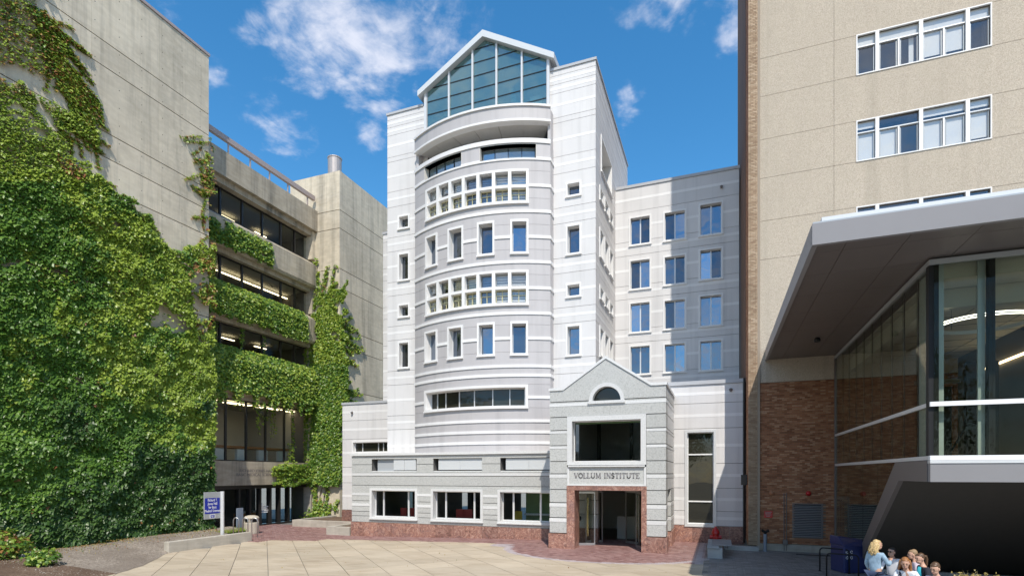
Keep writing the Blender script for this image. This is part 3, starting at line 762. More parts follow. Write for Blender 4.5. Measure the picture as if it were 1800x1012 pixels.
for c0, c1 in zip(cols, cols[1:]):
    c0 += .056; c1 -= .056
    for r0, r1 in zip(rowsG, rowsG[1:]):
        poly = []
        xs_ = sorted({c0, c1} | ({gxa} if c0 < gxa < c1 else set()))
        lo = [(x, r0 + .02) for x in xs_]; hi = [(x, min(r1 - .02, prof(x) - .02)) for x in xs_]
        # clip where the slope crosses this row
        cl_ = []
        for k in range(40):
            x = c0 + (c1 - c0) * k / 39; h = min(r1 - .02, prof(x) - .02)
            if h > r0 + .05: cl_.append((x, h))
        if len(cl_) < 3: continue
        keep = [cl_[0]] + [cl_[k] for k in range(1, len(cl_) - 1) if abs((cl_[k + 1][1] - cl_[k][1]) - (cl_[k][1] - cl_[k - 1][1])) > 1e-4] + [cl_[-1]]
        pol = [(keep[0][0], r0 + .02), (keep[-1][0], r0 + .02)] + keep[::-1]
        M().prism(pol, mapY(YG), -.08, -.05).build('pane', 'g_gable', gable)
    for r1 in rowsG[1:]:
        xs_ = [c0 + (c1 - c0) * k / 30 for k in range(31)]; xs_ = [x for x in xs_ if prof(x) > r1 + .03]
        if len(xs_) > 1: M().slab(mapY(YG), xs_[0], xs_[-1], r1 - .018, r1 + .018, -.1, -.02).build('transom', 'dark', gable)
# roof slopes with overhang
for sgn in (-1, 1):
    xe = gxa + sgn * ((gx1 - gx0) / 2 + .35); zee = prof(gxa + sgn * ((gx1 - gx0) / 2 + .35))
    poly = [(gxa, za + .02), (xe, zee), (xe, zee + .34), (gxa, za + .42)]
    M().prism(poly, mapY(YG), -9.0, .28).build('gable_roof', 'louver', inst)
    xs1 = gx1 if sgn > 0 else gx0
    M().slab((mapE if sgn > 0 else mapW)(xs1), YG, YG + 9, zb - .5, ze, -.2, -.002).build('gable_side', 'coping', inst)
# things seen through the glazed gable: back wall, sloping ducts, cabinets
M().box(gx0 + .2, gx1 - .2, YG + 6, YG + 6.2, zb, za - .4).build('plant_room_wall', 'interior', inst)
M().box(gx0 + .2, gx1 - .2, YG + .6, YG + 6, zb - .2, zb - .05).build('plant_room_floor', 'coping', inst)
M().tube([(X_Y(827, YG + 1.5), YG + 1.5, zb + 1.7), (X_Y(842, YG + 1.5), YG + 1.5, zb + .3)], .17, 10).build('duct', 'paint_white', inst)
M().tube([(X_Y(900, YG + 1.5), YG + 1.5, zb + 3.0), (X_Y(913, YG + 1.5), YG + 1.5, zb + .6)], .17, 10).build('duct', 'paint_white', inst)
M().box(X_Y(932, YG + 1), X_Y(953, YG + 1), YG + 1, YG + 1.9, zb + .1, zb + 1.9).build('cabinet', 'paint_white', inst)
M().box(X_Y(800, YG + 1), X_Y(822, YG + 1), YG + 1, YG + 1.7, zb + .4, zb + 1.0).build('cabinet', 'paint_white', inst)
M().tube([(X_Y(844, YG + 3), YG + 3, zb + 4.2), (X_Y(844, YG + 3), YG + 3.12, zb + 4.2)], .42, 20).build('round_fan', 'louver', inst)

# --- podium
PX0, PX1 = X_Y(618.5, YPOD), X_Y(966.4, YP) + .05
zp = lambda v: Z_Y(920, v, YPOD)
lou = [(X_Y(652.8, YPOD), X_Y(733, YPOD)), (X_Y(760.9, YPOD), X_Y(848, YPOD)), (X_Y(878.7, YPOD), X_Y(972, YPOD))]
z_c1, z_c0 = zp(792), zp(796.8)
opL = [(a, b, zp(828.5), zp(803)) for a, b in lou]
win3 = [(X_Y(a, YPOD), X_Y(b, YPOD), Z_Y(920, 919.5, YPOD), Z_Y(920, 860.5, YPOD)) for a, b in ((650.5, 734), (757.8, 849.2), (875, 985))]
zcs = [.62, 1.0] + sorted([zp(v) for v in (906, 885, 872, 854.5, 836.5, 830.5, 814)]) + [z_c0]
facade(inst, mapY(YPOD), PX0, PX1, zcs, [ins(o, .02) for o in opL] + [ins(o) for o in win3], 'granite', name='granite_course', gap=.03, th=.1, backd=.9)
for (v0, v1) in ((830.5, 835.8), (870, 874.5), (890.5, 895.5)):
    for p, q in runs(PX0, PX1, zp(v1), zp(v0), win3): holes(M(), mapY(YPOD), p, q, zp(v1), zp(v0), win3, -.05, .02).build('pale_granite_band', 'granite_light', inst)
M().box(PX0 - .08, PX1, YPOD - .1, YT - .01, z_c0, z_c1).build('podium_coping', 'granite_light', inst)
M().slab(mapW(PX0), YPOD + .12, YT + 2, -.3, z_c0, -.3, -.002).build('podium_side', 'granite', inst)
for i, (a, b, z0, z1) in enumerate(opL):
    M().slab(mapY(YPOD), a - .2, b + .2, z0 - .2, z1 + .2, -1.05, -.95).build('recess_wall', 'granite', inst)
    if i == 0:
        mid = X_Y(690.5, YPOD)
        M().slab(mapY(YPOD), a + .35, mid, z0 + .02, z1 - .04, -.5, -.16).build('vent_panel', 'louver_grey', inst)
        for q in range(2): M().slab(mapY(YPOD), mid + .02 + q * .78, mid + .78 + q * .78, z0 + .1, z1 - .03, -.4, -.06).build('vent_panel', 'louver', inst)
    else:
        n = 2
        for q in range(n):
            w = (b - a - .35) / n; M().slab(mapY(YPOD), a + .32 + q * w, a + .32 + (q + 1) * w - .012, z0 + .12, z1 - .05, -.4, -.1).build('vent_panel', 'louver', inst)
    M().slab(mapY(YPOD), a, b, z0, z0 + .06, -.9, -.05).build('recess_sill', 'granite_light', inst)
for i, o in enumerate(win3):
    w = window(inst, mapY(YPOD), *o, ws=.13, wa=.15, proud=.06, rec=.42, cols=[[0, .2, .78, 1], [0, .215, .82, 1], [0, .2, .68, 1]][i], gl='g_room', frame='granite_light', bar='alum', barw=.1, fr=.06)
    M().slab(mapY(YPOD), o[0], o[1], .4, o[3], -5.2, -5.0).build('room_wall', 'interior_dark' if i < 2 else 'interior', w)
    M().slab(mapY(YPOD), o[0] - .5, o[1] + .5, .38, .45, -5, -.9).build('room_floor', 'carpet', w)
    M().slab(mapY(YPOD), o[0] - .5, o[1] + .5, o[3] + .1, o[3] + .2, -5, -.9).build('room_ceiling', 'interior', w)
    for e in (o[0] - .5, o[1] + .4): M().box(e, e + .1, YPOD + .9, YPOD + 5, .4, o[3] + .2).build('room_side', 'interior', w)
# furniture glimpsed behind the podium windows
a, b, z0, z1 = win3[2]
M().slab(mapY(YPOD), a + .8, b - .2, .5, z1, -2.6, -2.5).build('green_partition', 'green_wall', inst)
M().slab(mapY(YPOD), a + .8, b - .2, 1.15, 1.25, -2.49, -2.2).build('counter', 'paint_white', inst)
for (i, f) in ((0, .45), (0, .58), (1, .35), (1, .5)):
    a, b = win3[i][:2]; x = a + (b - a) * f
    m = M(); m.box(x - .28, x + .28, YPOD + 1.7, YPOD + 2.2, .45, .85); m.box(x - .28, x + .28, YPOD + 1.5, YPOD + 1.65, .85, 1.45); tag(m.build('armchair', 'redchair'), f'red armchair behind the {"left" if i == 0 else "middle"} podium window, {"left" if f in (.45, .35) else "right"} of two', 'armchair', 'red armchairs inside the podium')
x = win3[2][0] + .4; m = M()
m.box(x - .05, x + .4, YPOD + 1.4, YPOD + 1.8, .82, .9); m.box(x - .05, x + .4, YPOD + 1.8, YPOD + 1.86, .9, 1.4)
for dx in (0, .33): m.box(x - .03 + dx, x + .03 + dx, YPOD + 1.42, YPOD + 1.48, .45, .82); m.box(x - .03 + dx, x + .03 + dx, YPOD + 1.72, YPOD + 1.78, .45, .82)
tag(m.build('chair', 'yellow'), 'yellow wooden chair behind the right podium window', 'chair')
# red granite base of the podium
n = 14
for i in range(n):
    a0 = PX0 - .05 + (PX1 - PX0 + .05) * i / n; a1 = PX0 - .05 + (PX1 - PX0 + .05) * (i + 1) / n
    M().slab(mapY(YPOD), a0 + .006, a1 - .006, -.45, .615, -.3, .05).build('granite_slab', 'red', inst)

# ================================================================ ENTRANCE PORCH (part of the institute)
zq = lambda v: Z_Y(968.5, v, YP); XP0, XP1 = X_Y(966.4, YP), XPR
MP = mapY(YP)
ox0, ox1 = X_Y(997, YP), X_Y(1136, YP)                    # inner bay with window, name panel and portal
zr = sorted(zq(v) for v in (935.6, 908.5, 882.3, 859.4, 832, 810.5, 783, 756.5, 733.6, 707))
ztp = zr[0]; ZS1 = zr[-1]
PORCH_D = YPOD - YP
bay = (ox0, ox1, -1, zq(733.6) + .02)
side_open = (YP + .9, 28.25, -1, zq(861))
pier_y = 28.25
for z0, z1 in zip(zr, zr[1:]):
    m = M(); g_ = .02
    if z0 < bay[3] - .1:
        M().box(XP0, ox0 - .005, YP, YP + .9, z0 + g_, z1 - g_).build('granite_course', 'granite', inst); m.box(ox1 + .005, XP1, YP, YP + .9, z0 + g_, z1 - g_)
    else: m.box(XP0, XP1, YP, YP + .9, z0 + g_, z1 - g_)
    m.build('granite_course', 'granite', inst)
    # courses of the porch side and of its rear pier
    y0 = YP + .9 if z0 > side_open[3] - .1 else pier_y
    M().box(XP1 - .5, XP1, y0 + .001, YLB - .05, z0 + g_, z1 - g_).build('granite_course', 'granite_light' if z0 > side_open[3] - .1 else 'granite', inst)
    M().box(XP0, XP0 + .5, y0 + .001, YPOD + .2, z0 + g_, z1 - g_).build('granite_course', 'granite', inst)
# dark joints behind the courses
M().box(XP0 + .03, ox0 - .03, YP + .03, YP + .87, zr[0], zr[-1]).build('wall_core', 'groove', inst); M().box(ox1 + .03, XP1 - .03, YP + .03, YP + .87, zr[0], zr[-1]).build('wall_core', 'groove', inst)
m = M()
m.box(XP1 - .47, XP1 - .03, YP + .87, YLB - .06, side_open[3] + .05, zr[-1]); m.box(XP1 - .47, XP1 - .03, pier_y + .04, YLB - .06, zr[0], side_open[3] + .05)
M().box(XP0 + .03, XP0 + .47, YP + .87, YPOD, side_open[3] + .05, zr[-1]).build('wall_core', 'groove', inst)
m.build('wall_core', 'groove', inst)
for v0, v1 in ((709.3, 715), (757, 762), (783.3, 788.5), (832.5, 839), (883, 889.5), (909, 916)):
    za_, zb_ = zq(v0) - .02, zq(v1)
    m = M(); p = .012
    if zb_ > bay[3]: m.box(XP0 - p, XP1 + p, YP - p, YP + .3, zb_, za_)
    else: M().box(XP0 - p, ox0 - .006, YP - p, YP + .3, zb_, za_).build('pale_granite_band', 'granite_light', inst); m.box(ox1 + .006, XP1 + p, YP - p, YP + .3, zb_, za_)
    m.build('pale_granite_band', 'granite_light', inst); m = M()
    y0 = YP + .301 if zb_ > side_open[3] else pier_y - p
    m.box(XP1 - .3, XP1 + p, y0, YLB - .05, zb_, za_)
    if zb_ < side_open[3]: m.box(XP1 - .3, XP1 + p, YP + .301, YP + .9 + p, zb_, za_)
    m.build('pale_granite_band', 'granite_light', inst)
# gable front, cut round the half-round window
apx, apz = X_Y(1065, YP), Z_Y(1065, 630, YP)
lx, lz_ = X_Y(990, YP), Z_Y(990, 685, YP)
acx = X_Y(1066, YP); acz = Z_Y(1066, 703.5, YP); ar = (X_Y(1096.7, YP) - X_Y(1034.5, YP)) / 2
zsh = ZS1 + .55
outl = lambda x: max(zsh, apz - abs(x - apx) * (apz - zsh) / (apx - lx))
m = M(); NS = 60
xs_ = sorted([XP0 + (XP1 - XP0) * i / NS for i in range(NS + 1)] + [apx, lx, 2 * apx - lx, acx - ar, acx + ar])
for x0, x1 in zip(xs_, xs_[1:]):
    if x1 - x0 < 1e-4: continue
    lo = lambda x: acz + math.sqrt(max(0, ar * ar - (x - acx) ** 2)) if abs(x - acx) < ar - 1e-6 else ZS1
    l0, l1 = lo(x0 + 1e-5 if x0 == acx - ar else x0), lo(x1)
    if acx - ar - 1e-6 <= x0 and x1 <= acx + ar + 1e-6:
        l0 = acz + math.sqrt(max(0, ar * ar - (x0 - acx) ** 2)); l1 = acz + math.sqrt(max(0, ar * ar - (x1 - acx) ** 2))
    else: l0 = l1 = ZS1 + .02
    m.hexa([(x0, YP, l0), (x1, YP, l1), (x1, YP + .9, l1), (x0, YP + .9, l0), (x0, YP, outl(x0)), (x1, YP, outl(x1)), (x1, YP + .9, outl(x1)), (x0, YP + .9, outl(x0))])
m.build('gable_front', 'granite', inst)
m = M()
pts = [(XP0 - .05, zsh), (lx, zsh), (apx, apz), (2 * apx - lx, zsh), (XP1 + .05, zsh)]
for (x0, z0), (x1, z1) in zip(pts, pts[1:]):
    m.hexa([(x0, YP - .05, z0), (x1, YP - .05, z1), (x1, YLB - .08, z1), (x0, YLB - .08, z0), (x0, YP - .05, z0 + .13), (x1, YP - .05, z1 + .13), (x1, YLB - .08, z1 + .13), (x0, YLB - .08, z0 + .13)])
m.build('gable_coping', 'granite_light', inst)
m = M(); m.box(XP1 - .5, XP1, YP + .901, YLB - .06, ZS1 + .02, zsh); m.build('granite_course', 'granite', inst)
# half-round window
m = M(); NA = 24
for i in range(NA):
    t0, t1 = math.pi * i / NA, math.pi * (i + 1) / NA
    c = []
    for yy in (YP - .04, YP + .4):
        pass
    ro, ri = ar - .002, ar - .17
    A = [(acx + ro * math.cos(t0), acz + ro * math.sin(t0)), (acx + ro * math.cos(t1), acz + ro * math.sin(t1)), (acx + ri * math.cos(t1), acz + ri * math.sin(t1)), (acx + ri * math.cos(t0), acz + ri * math.sin(t0))]
    m.hexa([(x, YP - .04, z) for x, z in A] + [(x, YP + .4, z) for x, z in A])
arch = m.build('arched_window', 'granite_light', inst)
M().box(acx - ar - .04, acx + ar + .04, YP - .08, YP + .3, acz - .13, acz + .0).build('sill', 'granite_light', arch)
ri = ar - .165
M().add([(acx, YP + .3, acz)] + [(acx + ri * math.cos(math.pi * i / NA), YP + .3, acz + ri * math.sin(math.pi * i / NA)) for i in range(NA + 1)], [(0, i + 1, i + 2) for i in range(NA)]).build('pane', 'g_dark', arch, recalc=False)
# bay filling above the big window
zw1, zw0 = Z_Y(1066, 729.5, YP), Z_Y(1066, 816.5, YP)
m = M()
for x0, x1 in ((ox0, ox0 + 1.36), (ox0 + 1.364, ox1 - 1.36), (ox1 - 1.356, ox1)): pass
bw_ = window(inst, MP, ox0 + .005, ox1 - .005, zw0, zw1, ws=.23, wa=.24, proud=.04, rec=.5, gl='g_room', frame='granite_light', bar='granite_light', sill=.0, fr=.03)
M().box(ox0 + .2, ox1 - .2, YP + .55, YP + .6, zw0 + .1, zw1 + .6).build('room_opening', 'interior_dark', bw_) if False else None
M().box(ox0 - .3, ox1 + .3, YP + 3.6, YP + 3.7, zw0 - .2, zw1 + .8).build('room_wall', 'interior', bw_)
M().box(ox0 - .3, ox1 + .3, YP + .9, YP + 3.6, zw0 - .3, zw0 - .2).build('room_floor', 'interior_dark', bw_)
M().box(ox0 - .3, ox1 + .3, YP + .55, YP + 3.6, zw1 + .1, zw1 + .2).build('room_ceiling', 'interior', bw_)
for e in (ox0 + .75, ox1 - 1.25): M().box(e, e + .14, YP + 3.3, YP + 3.6, zw0 - .2, zw1).build('room_pilaster', 'interior_dark', bw_)
M().box(ox0 + .25, ox1 - .25, YP + .62, YP + .72, zw1 - .32, zw1 - .2).build('roller_blind', 'green_wall', bw_)
M().box(ox0 + .06, ox1 - .06, YP - .09, YP + .1, zw0 - .09, zw0 - .02).build('sill', 'granite_light', bw_)
# name panel
zn1, zn0 = zw0 - .1, Z_Y(1066, 853.2, YP)
pan = M().box(ox0 + .005, ox1 - .005, YP + .03, YP + .5, zn0, zn1).build('name_panel', 'granite', inst)
m = M(); t = .1
m.box(ox0 + .005, ox1 - .005, YP - .02, YP + .03, zn0, zn0 + t * .7); m.box(ox0 + .005, ox0 + t, YP - .02, YP + .03, zn0 + t * .7, zn1); m.box(ox1 - t, ox1 - .005, YP - .02, YP + .03, zn0 + t * .7, zn1)
m.build('panel_border', 'granite_light', pan)
# serif capitals
def arc(cx, cz, rx, rz, a0, a1, n=14): return [(cx + rx * math.cos(R(a0 + (a1 - a0) * i / n)), cz + rz * math.sin(R(a0 + (a1 - a0) * i / n))) for i in range(n + 1)]
sf = .12
GLY = {'V': (.74, [([(.08, 1), (.37, 0)], 1), ([(.37, 0), (.66, 1)], .5), ([(-.02, 1), (.2, 1)], .4), ([(.54, 1), (.76, 1)], .4)]),
       'O': (.80, [(arc(.4, .5, .36, .5, 0, 360, 24), .85)]),
       'L': (.60, [([(.14, 0), (.14, 1)], 1), ([(0, 1), (.28, 1)], .4), ([(0, 0), (.56, 0)], .45), ([(.56, 0), (.58, .24)], .4)]),
       'U': (.80, [([(.13, 1), (.13, .35)] + arc(.4, .32, .27, .32, 180, 360) + [(.67, 1)], .75), ([(0, 1), (.26, 1)], .4), ([(.55, 1), (.79, 1)], .4)]),
       'M': (.98, [([(.14, 0), (.16, 1)], .5), ([(.16, 1), (.49, .08)], 1), ([(.49, .08), (.82, 1)], .5), ([(.82, 1), (.85, 0)], 1), ([(.02, 0), (.26, 0)], .4), ([(.72, 0), (.97, 0)], .4)]),
       'I': (.34, [([(.17, 0), (.17, 1)], 1), ([(.04, 1), (.3, 1)], .4), ([(.04, 0), (.3, 0)], .4)]),
       'N': (.82, [([(.14, 0), (.14, 1)], .5), ([(.14, 1), (.68, 0)], 1), ([(.68, 0), (.68, 1)], .5), ([(.02, 0), (.26, 0)], .4), ([(.56, 1), (.8, 1)], .4), ([(.02, 1), (.15, 1)], .4)]),
       'S': (.56, [(arc(.27, .74, .2, .25, 20, 265) + arc(.27, .25, .22, .25, 85, -160), .85)]),
       'T': (.70, [([(.35, 0), (.35, 1)], 1), ([(.02, 1), (.68, 1)], .5), ([(.02, 1), (.0, .8)], .4), ([(.68, 1), (.70, .8)], .4), ([(.22, 0), (.48, 0)], .4)]),
       'E': (.60, [([(.14, 0), (.14, 1)], 1), ([(.02, 1), (.55, 1)], .45), ([(.02, 0), (.57, 0)], .45), ([(.14, .52), (.42, .52)], .4), ([(.57, 0), (.59, .2)], .4), ([(.55, 1), (.56, .82)], .4)])}
txt = 'VOLLUM INSTITUTE'
tw = sum((.45 if c == ' ' else GLY[c][0] + .1) for c in txt)
hz_ = .225; wide = X_Y(1125, YP) - X_Y(1009, YP); sxx = wide / tw
zl0 = Z_Y(1066, 839.5, YP); x = X_Y(1009, YP); m = M()
for c in txt:
    if c == ' ': x += .45 * sxx; continue
    w_, strokes = GLY[c]
    for pl, th_ in strokes:
        t = .021 * th_ + .005
        for (a0, b0), (a1, b1) in zip(pl, pl[1:]):
            p0 = Vector((x + a0 * sxx, zl0 + b0 * hz_)); p1 = Vector((x + a1 * sxx, zl0 + b1 * hz_)); dv = (p1 - p0)
            if dv.length < 1e-5: continue
            dv.normalize(); nv = Vector((-dv.y, dv.x)) * t; p0 = p0 - dv * t * .3; p1 = p1 + dv * t * .3
            q = [p0 - nv, p1 - nv, p1 + nv, p0 + nv]
            m.hexa([(e.x, YP + .012, e.y) for e in q] + [(e.x, YP + .04, e.y) for e in q])
    m.build('letter', 'fascia', pan); m = M()
    x += (w_ + .1) * sxx
# red granite portal and pier bases
jx0, jx1 = X_Y(1010, YP), X_Y(1127.5, YP); zlin = Z_Y(1066, 861.5, YP)
M().box(ox0 - .02, ox1 + .02, YP - .03, YP + .9, zlin, zn0 - .01).build('portal_lintel', 'red', inst)
for x0, x1 in ((ox0 - .02, jx0), (jx1, ox1 + .02)):
    M().box(x0, x1, YP - .03, YP + .9, ztp + .003, zlin - .003).build('portal_jamb', 'red', inst)
    M().box(x0 - .0, x1 + .0, YP - .035, YP + .9, -.02, ztp).build('portal_jamb', 'red', inst)
M().box(XP0 - .05, ox0 - .024, YP - .05, YP + .92, -.03, ztp - .02).build('granite_slab', 'red', inst)
M().box(ox1 + .024, XP1 + .05, YP - .05, YP + .92, -.03, ztp - .02).build('granite_slab', 'red', inst)
M().box(XP1 - .5, XP1 + .05, pier_y - .05, YLB - .06, -.03, ztp - .02).build('granite_slab', 'red', inst)
M().box(XP0 - .0, XP0 + .55, pier_y - .05, YPOD - .06, -.03, ztp - .02).build('granite_slab', 'red', inst)
# inside the porch
M().box(XP0 + .5, XP1 - .5, YP + .9, YLB + 6, zlin + .02, zlin + .1).build('porch_ceiling', 'interior_light', inst)
M().box(XP0 + .4, XP1 - .4, YP + .1, YLB + 6, -.3, .006).build('porch_floor', 'carpet', inst)
m = M()
for i, (z0, z1) in enumerate(zip(zr, zr[1:])):
    if z1 < zlin + .1: m.box(XP0 + .55, jx0 + .55, pier_y, pier_y + .5, z0 + .02, z1 - .02)
m.build('granite_course', 'granite', inst)
M().box(XP0 + .55, jx0 + .55, pier_y - .04, pier_y + .5, 0, ztp - .01).build('granite_slab', 'red', inst)
M().box(XP0 + .2, XP1 - .2, YLB + 5.8, YLB + 6, 0, zlin).build('lobby_wall', 'white_wall', inst)
for xx in (XP0 + .3, XP1 - .4): M().box(xx, xx + .1, YP + 4.9, YLB + 6, 0, zlin).build('lobby_wall', 'interior_light', inst)
for u, zz in ((1018, 1.25),): M().box(X_Y(u, 28.2) - .1, X_Y(u, 28.2) + .1, pier_y - .06, pier_y, zz - .1, zz + .12).build('door_button', 'black', inst)
# open glass doors with brass pulls
def glass_door(cx, cy, ang, label):
    d = empty('glass_door', (cx, cy, .01), label, 'door', 'open glass entrance doors', rz=ang)
    m = M(); w_, h = .95, zlin - .12
    m.box(0, .05, -.025, .025, .0, h); m.box(w_ - .05, w_, -.025, .025, 0, h); m.box(.05, w_ - .05, -.025, .025, 0, .12); m.box(.05, w_ - .05, -.025, .025, h - .09, h)
    m.build('door_frame', 'steel', d)
    M().box(.05, w_ - .05, -.006, .006, .12, h - .09).build('pane', 'g_lobby', d)
    for s in (-.06, .06): M().tube([(w_ - .12, s, .35), (w_ - .12, s, h - .35)], .024, 8).build('pull_handle', 'brass', d)
glass_door(X_Y(1046, 27.3), 27.3, R(205), 'leftmost brass-framed glass door, swung outward beside the left jamb')
glass_door(X_Y(1059, 28.6), 28.6, R(215), 'brass-framed glass door standing just behind the leftmost door')
glass_door(X_Y(1100, 28.8), 28.8, R(-35), 'brass-framed glass door deep in the porch, right of its middle')
glass_door(X_Y(1118, 27.2), 27.2, R(-60), 'rightmost brass-framed glass door, swung outward by the right jamb')
tag(M().box(X_Y(1085, 30.6), X_Y(1118, 30.6), 30.6, 31.2, 0, 1.25).build('reception_counter', 'interior_light'), 'pale reception counter inside the porch behind the doors', 'counter')

# ================================================================ IVY HALL (left concrete building)
XI, XRC = -30.0, -31.9
hall = empty('concrete_hall', (-32, 25, -.3), 'board-marked concrete lecture hall overgrown with ivy, strip windows and stair tower', 'building')
YI = Y_X(367, XI); ZI = Z_X(364, 97, XI)
zi = lambda v: Z_X(363, v, XI)
ys_ = [7.5, 11.2, 14.9, 18.6, 22.2, YI]
lv = [-.4, 3.0, 4.8, 8.2, 10.0, 13.4, 15.2, 18.5] + sorted([zi(v) for v in (368, 331, 236, 199)]) + [ZI]
m = M(); m.box(XI - 2.2, XI - .1, 7.5, YI - .05, -.4, ZI - .05); m.build('wall_core', 'groove', hall)
for z0, z1 in zip(lv, lv[1:]):
    for y0, y1 in zip(ys_, ys_[1:]):
        M().box(XI - .5, XI, y0 + (.004 if y0 > 7.6 else 0), y1 - .004 if y1 < YI else y1, z0 + .025, z1 - .025).build('concrete_panel', 'conc', hall)
M().box(XI - 2.3, XI - .02, 7.5, YI + .0, -.4, -.38).build('footing', 'conc', hall)
M().box(XI - 2.3, XI + .06, 7.5, YI + .05, ZI, ZI + .16).build('roof_coping', 'rail', hall)
M().box(XI - 2.2, XI - .51, YI - .04, YI - .001, -.4, ZI - .03).build('end_face', 'conc', hall)
m = M()
for y in np.arange(9, YI, 1.22):
    for z in np.arange(6, ZI, .95):
        m.add([(XI + .003, y + .022 * math.cos(k * math.pi / 3), z + .03 * math.sin(k * math.pi / 3)) for k in range(6)], [tuple(range(6))])
m.build('tie_holes', 'black', hall, kind='stuff', recalc=False)
# window front, set back: strip windows between projecting spandrels
YE = Y_X(546.5, XRC)                                       # where it meets the stair tower
zr_ = lambda v: Z_X(518, v, XRC)
heads = [(21.25, 23.15), (16.75, 18.55), (12.2, 13.95), (4.5, 8.8)]
mull = [Y_X(u, XRC) for u in (387, 425.8, 461, 493.6, 518)]
mull2 = [Y_X(u, XRC) for u in (397, 433, 467, 500)]
Y0 = YI - 6.0
MX = mapE(XRC)
XS = XRC + .85                                             # face of the spandrels
def spandrel(z0, z1, mat, slope=.55, soff=.3):
    m = M()
    pr = [(XRC - .3, z0), (XS - .12, z0), (XS, z0 + .18), (XS, z1 - slope), (XRC + .02, z1), (XRC - .3, z1)]
    n = len(pr); vs = [(x, Y0, z) for x, z in pr] + [(x, YE - .02, z) for x, z in pr]
    m.add(vs, [tuple(range(n)), tuple(range(2 * n - 1, n - 1, -1))] + [(i, (i + 1) % n, n + (i + 1) % n, n + i) for i in range(n)])
    return m.build('spandrel', mat, hall)
par = M().box(XRC - .3, XS, Y0, YE - .02, 23.55, 25.25).build('parapet', 'conc_dirty', hall)
M().box(XRC - .3, XRC + .5, Y0, YE - .5, 23.16, 23.55).build('window_soffit', 'conc_dirty', hall)
spandrel(18.85, 21.25, 'conc_dirty'); spandrel(14.25, 16.75, 'conc_dirty'); spandrel(9.1, 12.2, 'conc_dirty'); 
M().box(XRC - .3, XRC + .28, Y0, YE - .02, 2.78, 4.48).build('lintel_beam', 'conc_dirty', hall)
for z0, z1 in ((18.55, 18.85), (13.95, 14.25), (8.8, 9.1)): M().box(XRC - .3, XRC + .4, Y0, YE - .5, z0 + .005, z1 - .005).build('window_soffit', 'conc_dirty', hall)
# end jambs of the recess
M().box(XRC - .3, XRC + .6, YE - .5, YE - .02, 21.27, 23.54).build('end_jamb', 'conc', hall)
for z0, z1 in ((16.77, 18.84), (12.22, 14.24), (4.5, 9.09)): M().box(XRC - .3, XRC + .55, YE - .5, YE - .02, z0, z1).build('end_jamb', 'conc_dirty', hall)
for i, (z0, z1) in enumerate(heads):
    w = M().slab(MX, Y0, YE - .52, z1 - .07, z1, -.12, .02).slab(MX, Y0, YE - .52, z0, z0 + .06, -.12, .02).build('strip_window', 'dark', hall)
    cuts = [Y0] + (mull if i < 3 else mull2) + [YE - .52]
    for c in cuts[1:-1]: M().slab(MX, c - .06, c + .06, z0 + .06, z1 - .07, -.12, .03).build('mullion', 'dark', w)
    for a, b in zip(cuts, cuts[1:]): M().slab(MX, a, b, z0 + .01, z1 - .01, -.07, -.05).build('pane', 'g_room', w)
    # the room behind
    M().box(XRC - 7, XRC - .35, Y0, YE, z1 + .2, z1 + .28).build('room_ceiling', 'ceiling', w)
    M().box(XRC - 7, XRC - .4, Y0, YE, z0 - .3, z0 - .1).build('room_floor', 'interior_dark', w)
    M().box(XRC - 7.2, XRC - 7, Y0, YE, z0 - .3, z1 + .2).build('room_wall', ['interior_light', 'interior', 'wood', 'white_wall'][i], w)
    M().box(XRC - 7, XRC - .4, YE - .01, YE + .09, z0 - .3, z1 + .2).build('room_side', 'interior' if i < 3 else 'interior_light', w)
    for k in range(4):
        y = YI + 1.5 + k * 3.1
        if i == 1: M().box(XRC - 2.6, XRC - 2.45, y, y + 2.95, z1 - .1, z1 - .05).build('strip_light', 'lamp', w)
        elif i == 3: M().box(XRC - 2.2, XRC - 1.6, y, y + 2.2, z1 + .0, z1 + .04).build('fill_panel', 'lamp', w)  # wide glowing panels added to brighten this room
        else: M().box(XRC - 3.4 + .1 * k, XRC - 3.25 + .1 * k, y + .8, y + 2.0, z1 - .1, z1 - .05).build('strip_light', 'lamp', w)
    if i == 3:
        M().box(XRC - 2.3, XRC - .9, YI - 3, YE - 1, 5.45, 5.62).build('long_desk', 'wood', w)
        for k in range(5):
            y = YI + .8 + k * 2.0
            M().box(XRC - 1.2, XRC - .95, y, y + .85, 4.6, 5.4).build('chair_back', 'blind', w)
        M().box(XRC - 6.9, XRC - 6.8, YI + 1.2, YI + 4.2, 6.2, 8.2).build('screen', 'interior_dark', w)
# entrance below: dark doors with glass
wd = M().slab(MX, Y0, YE - .35, 2.5, 2.77, -.5, -.1).slab(MX, Y0, YE - .35, -.3, -.16, -.5, -.1).build('entrance_front', 'dark', hall)
cuts = [Y0, YI + .4, YI + 1.9] + [Y_X(u, XRC - .3) for u in (418, 437, 455, 473, 489, 505)] + [YE - .35]
for c in cuts[1:-1]: M().slab(MX, c - .08, c + .08, -.16, 2.5, -.5, -.12).build('door_stile', 'dark', wd)
for a, b in zip(cuts, cuts[1:]): M().slab(MX, a + .08, b - .08, -.16, 2.5, -.34, -.32).build('pane', 'g_room', wd)
M().box(XRC - .5, XRC + .3, YE - .34, YE - .02, -.3, 2.77).build('end_jamb', 'conc_clean', hall)
M().box(XRC - 6, XRC - .55, Y0, YE, -.35, -.28).build('hall_floor', 'interior_dark', hall)
M().box(XRC - 6, XRC - .55, Y0, YE, 2.8, 2.9).build('hall_ceiling', 'interior', hall)
M().box(XRC - 6.1, XRC - 6, Y0, YE, -.3, 2.9).build('hall_wall', 'interior', hall)
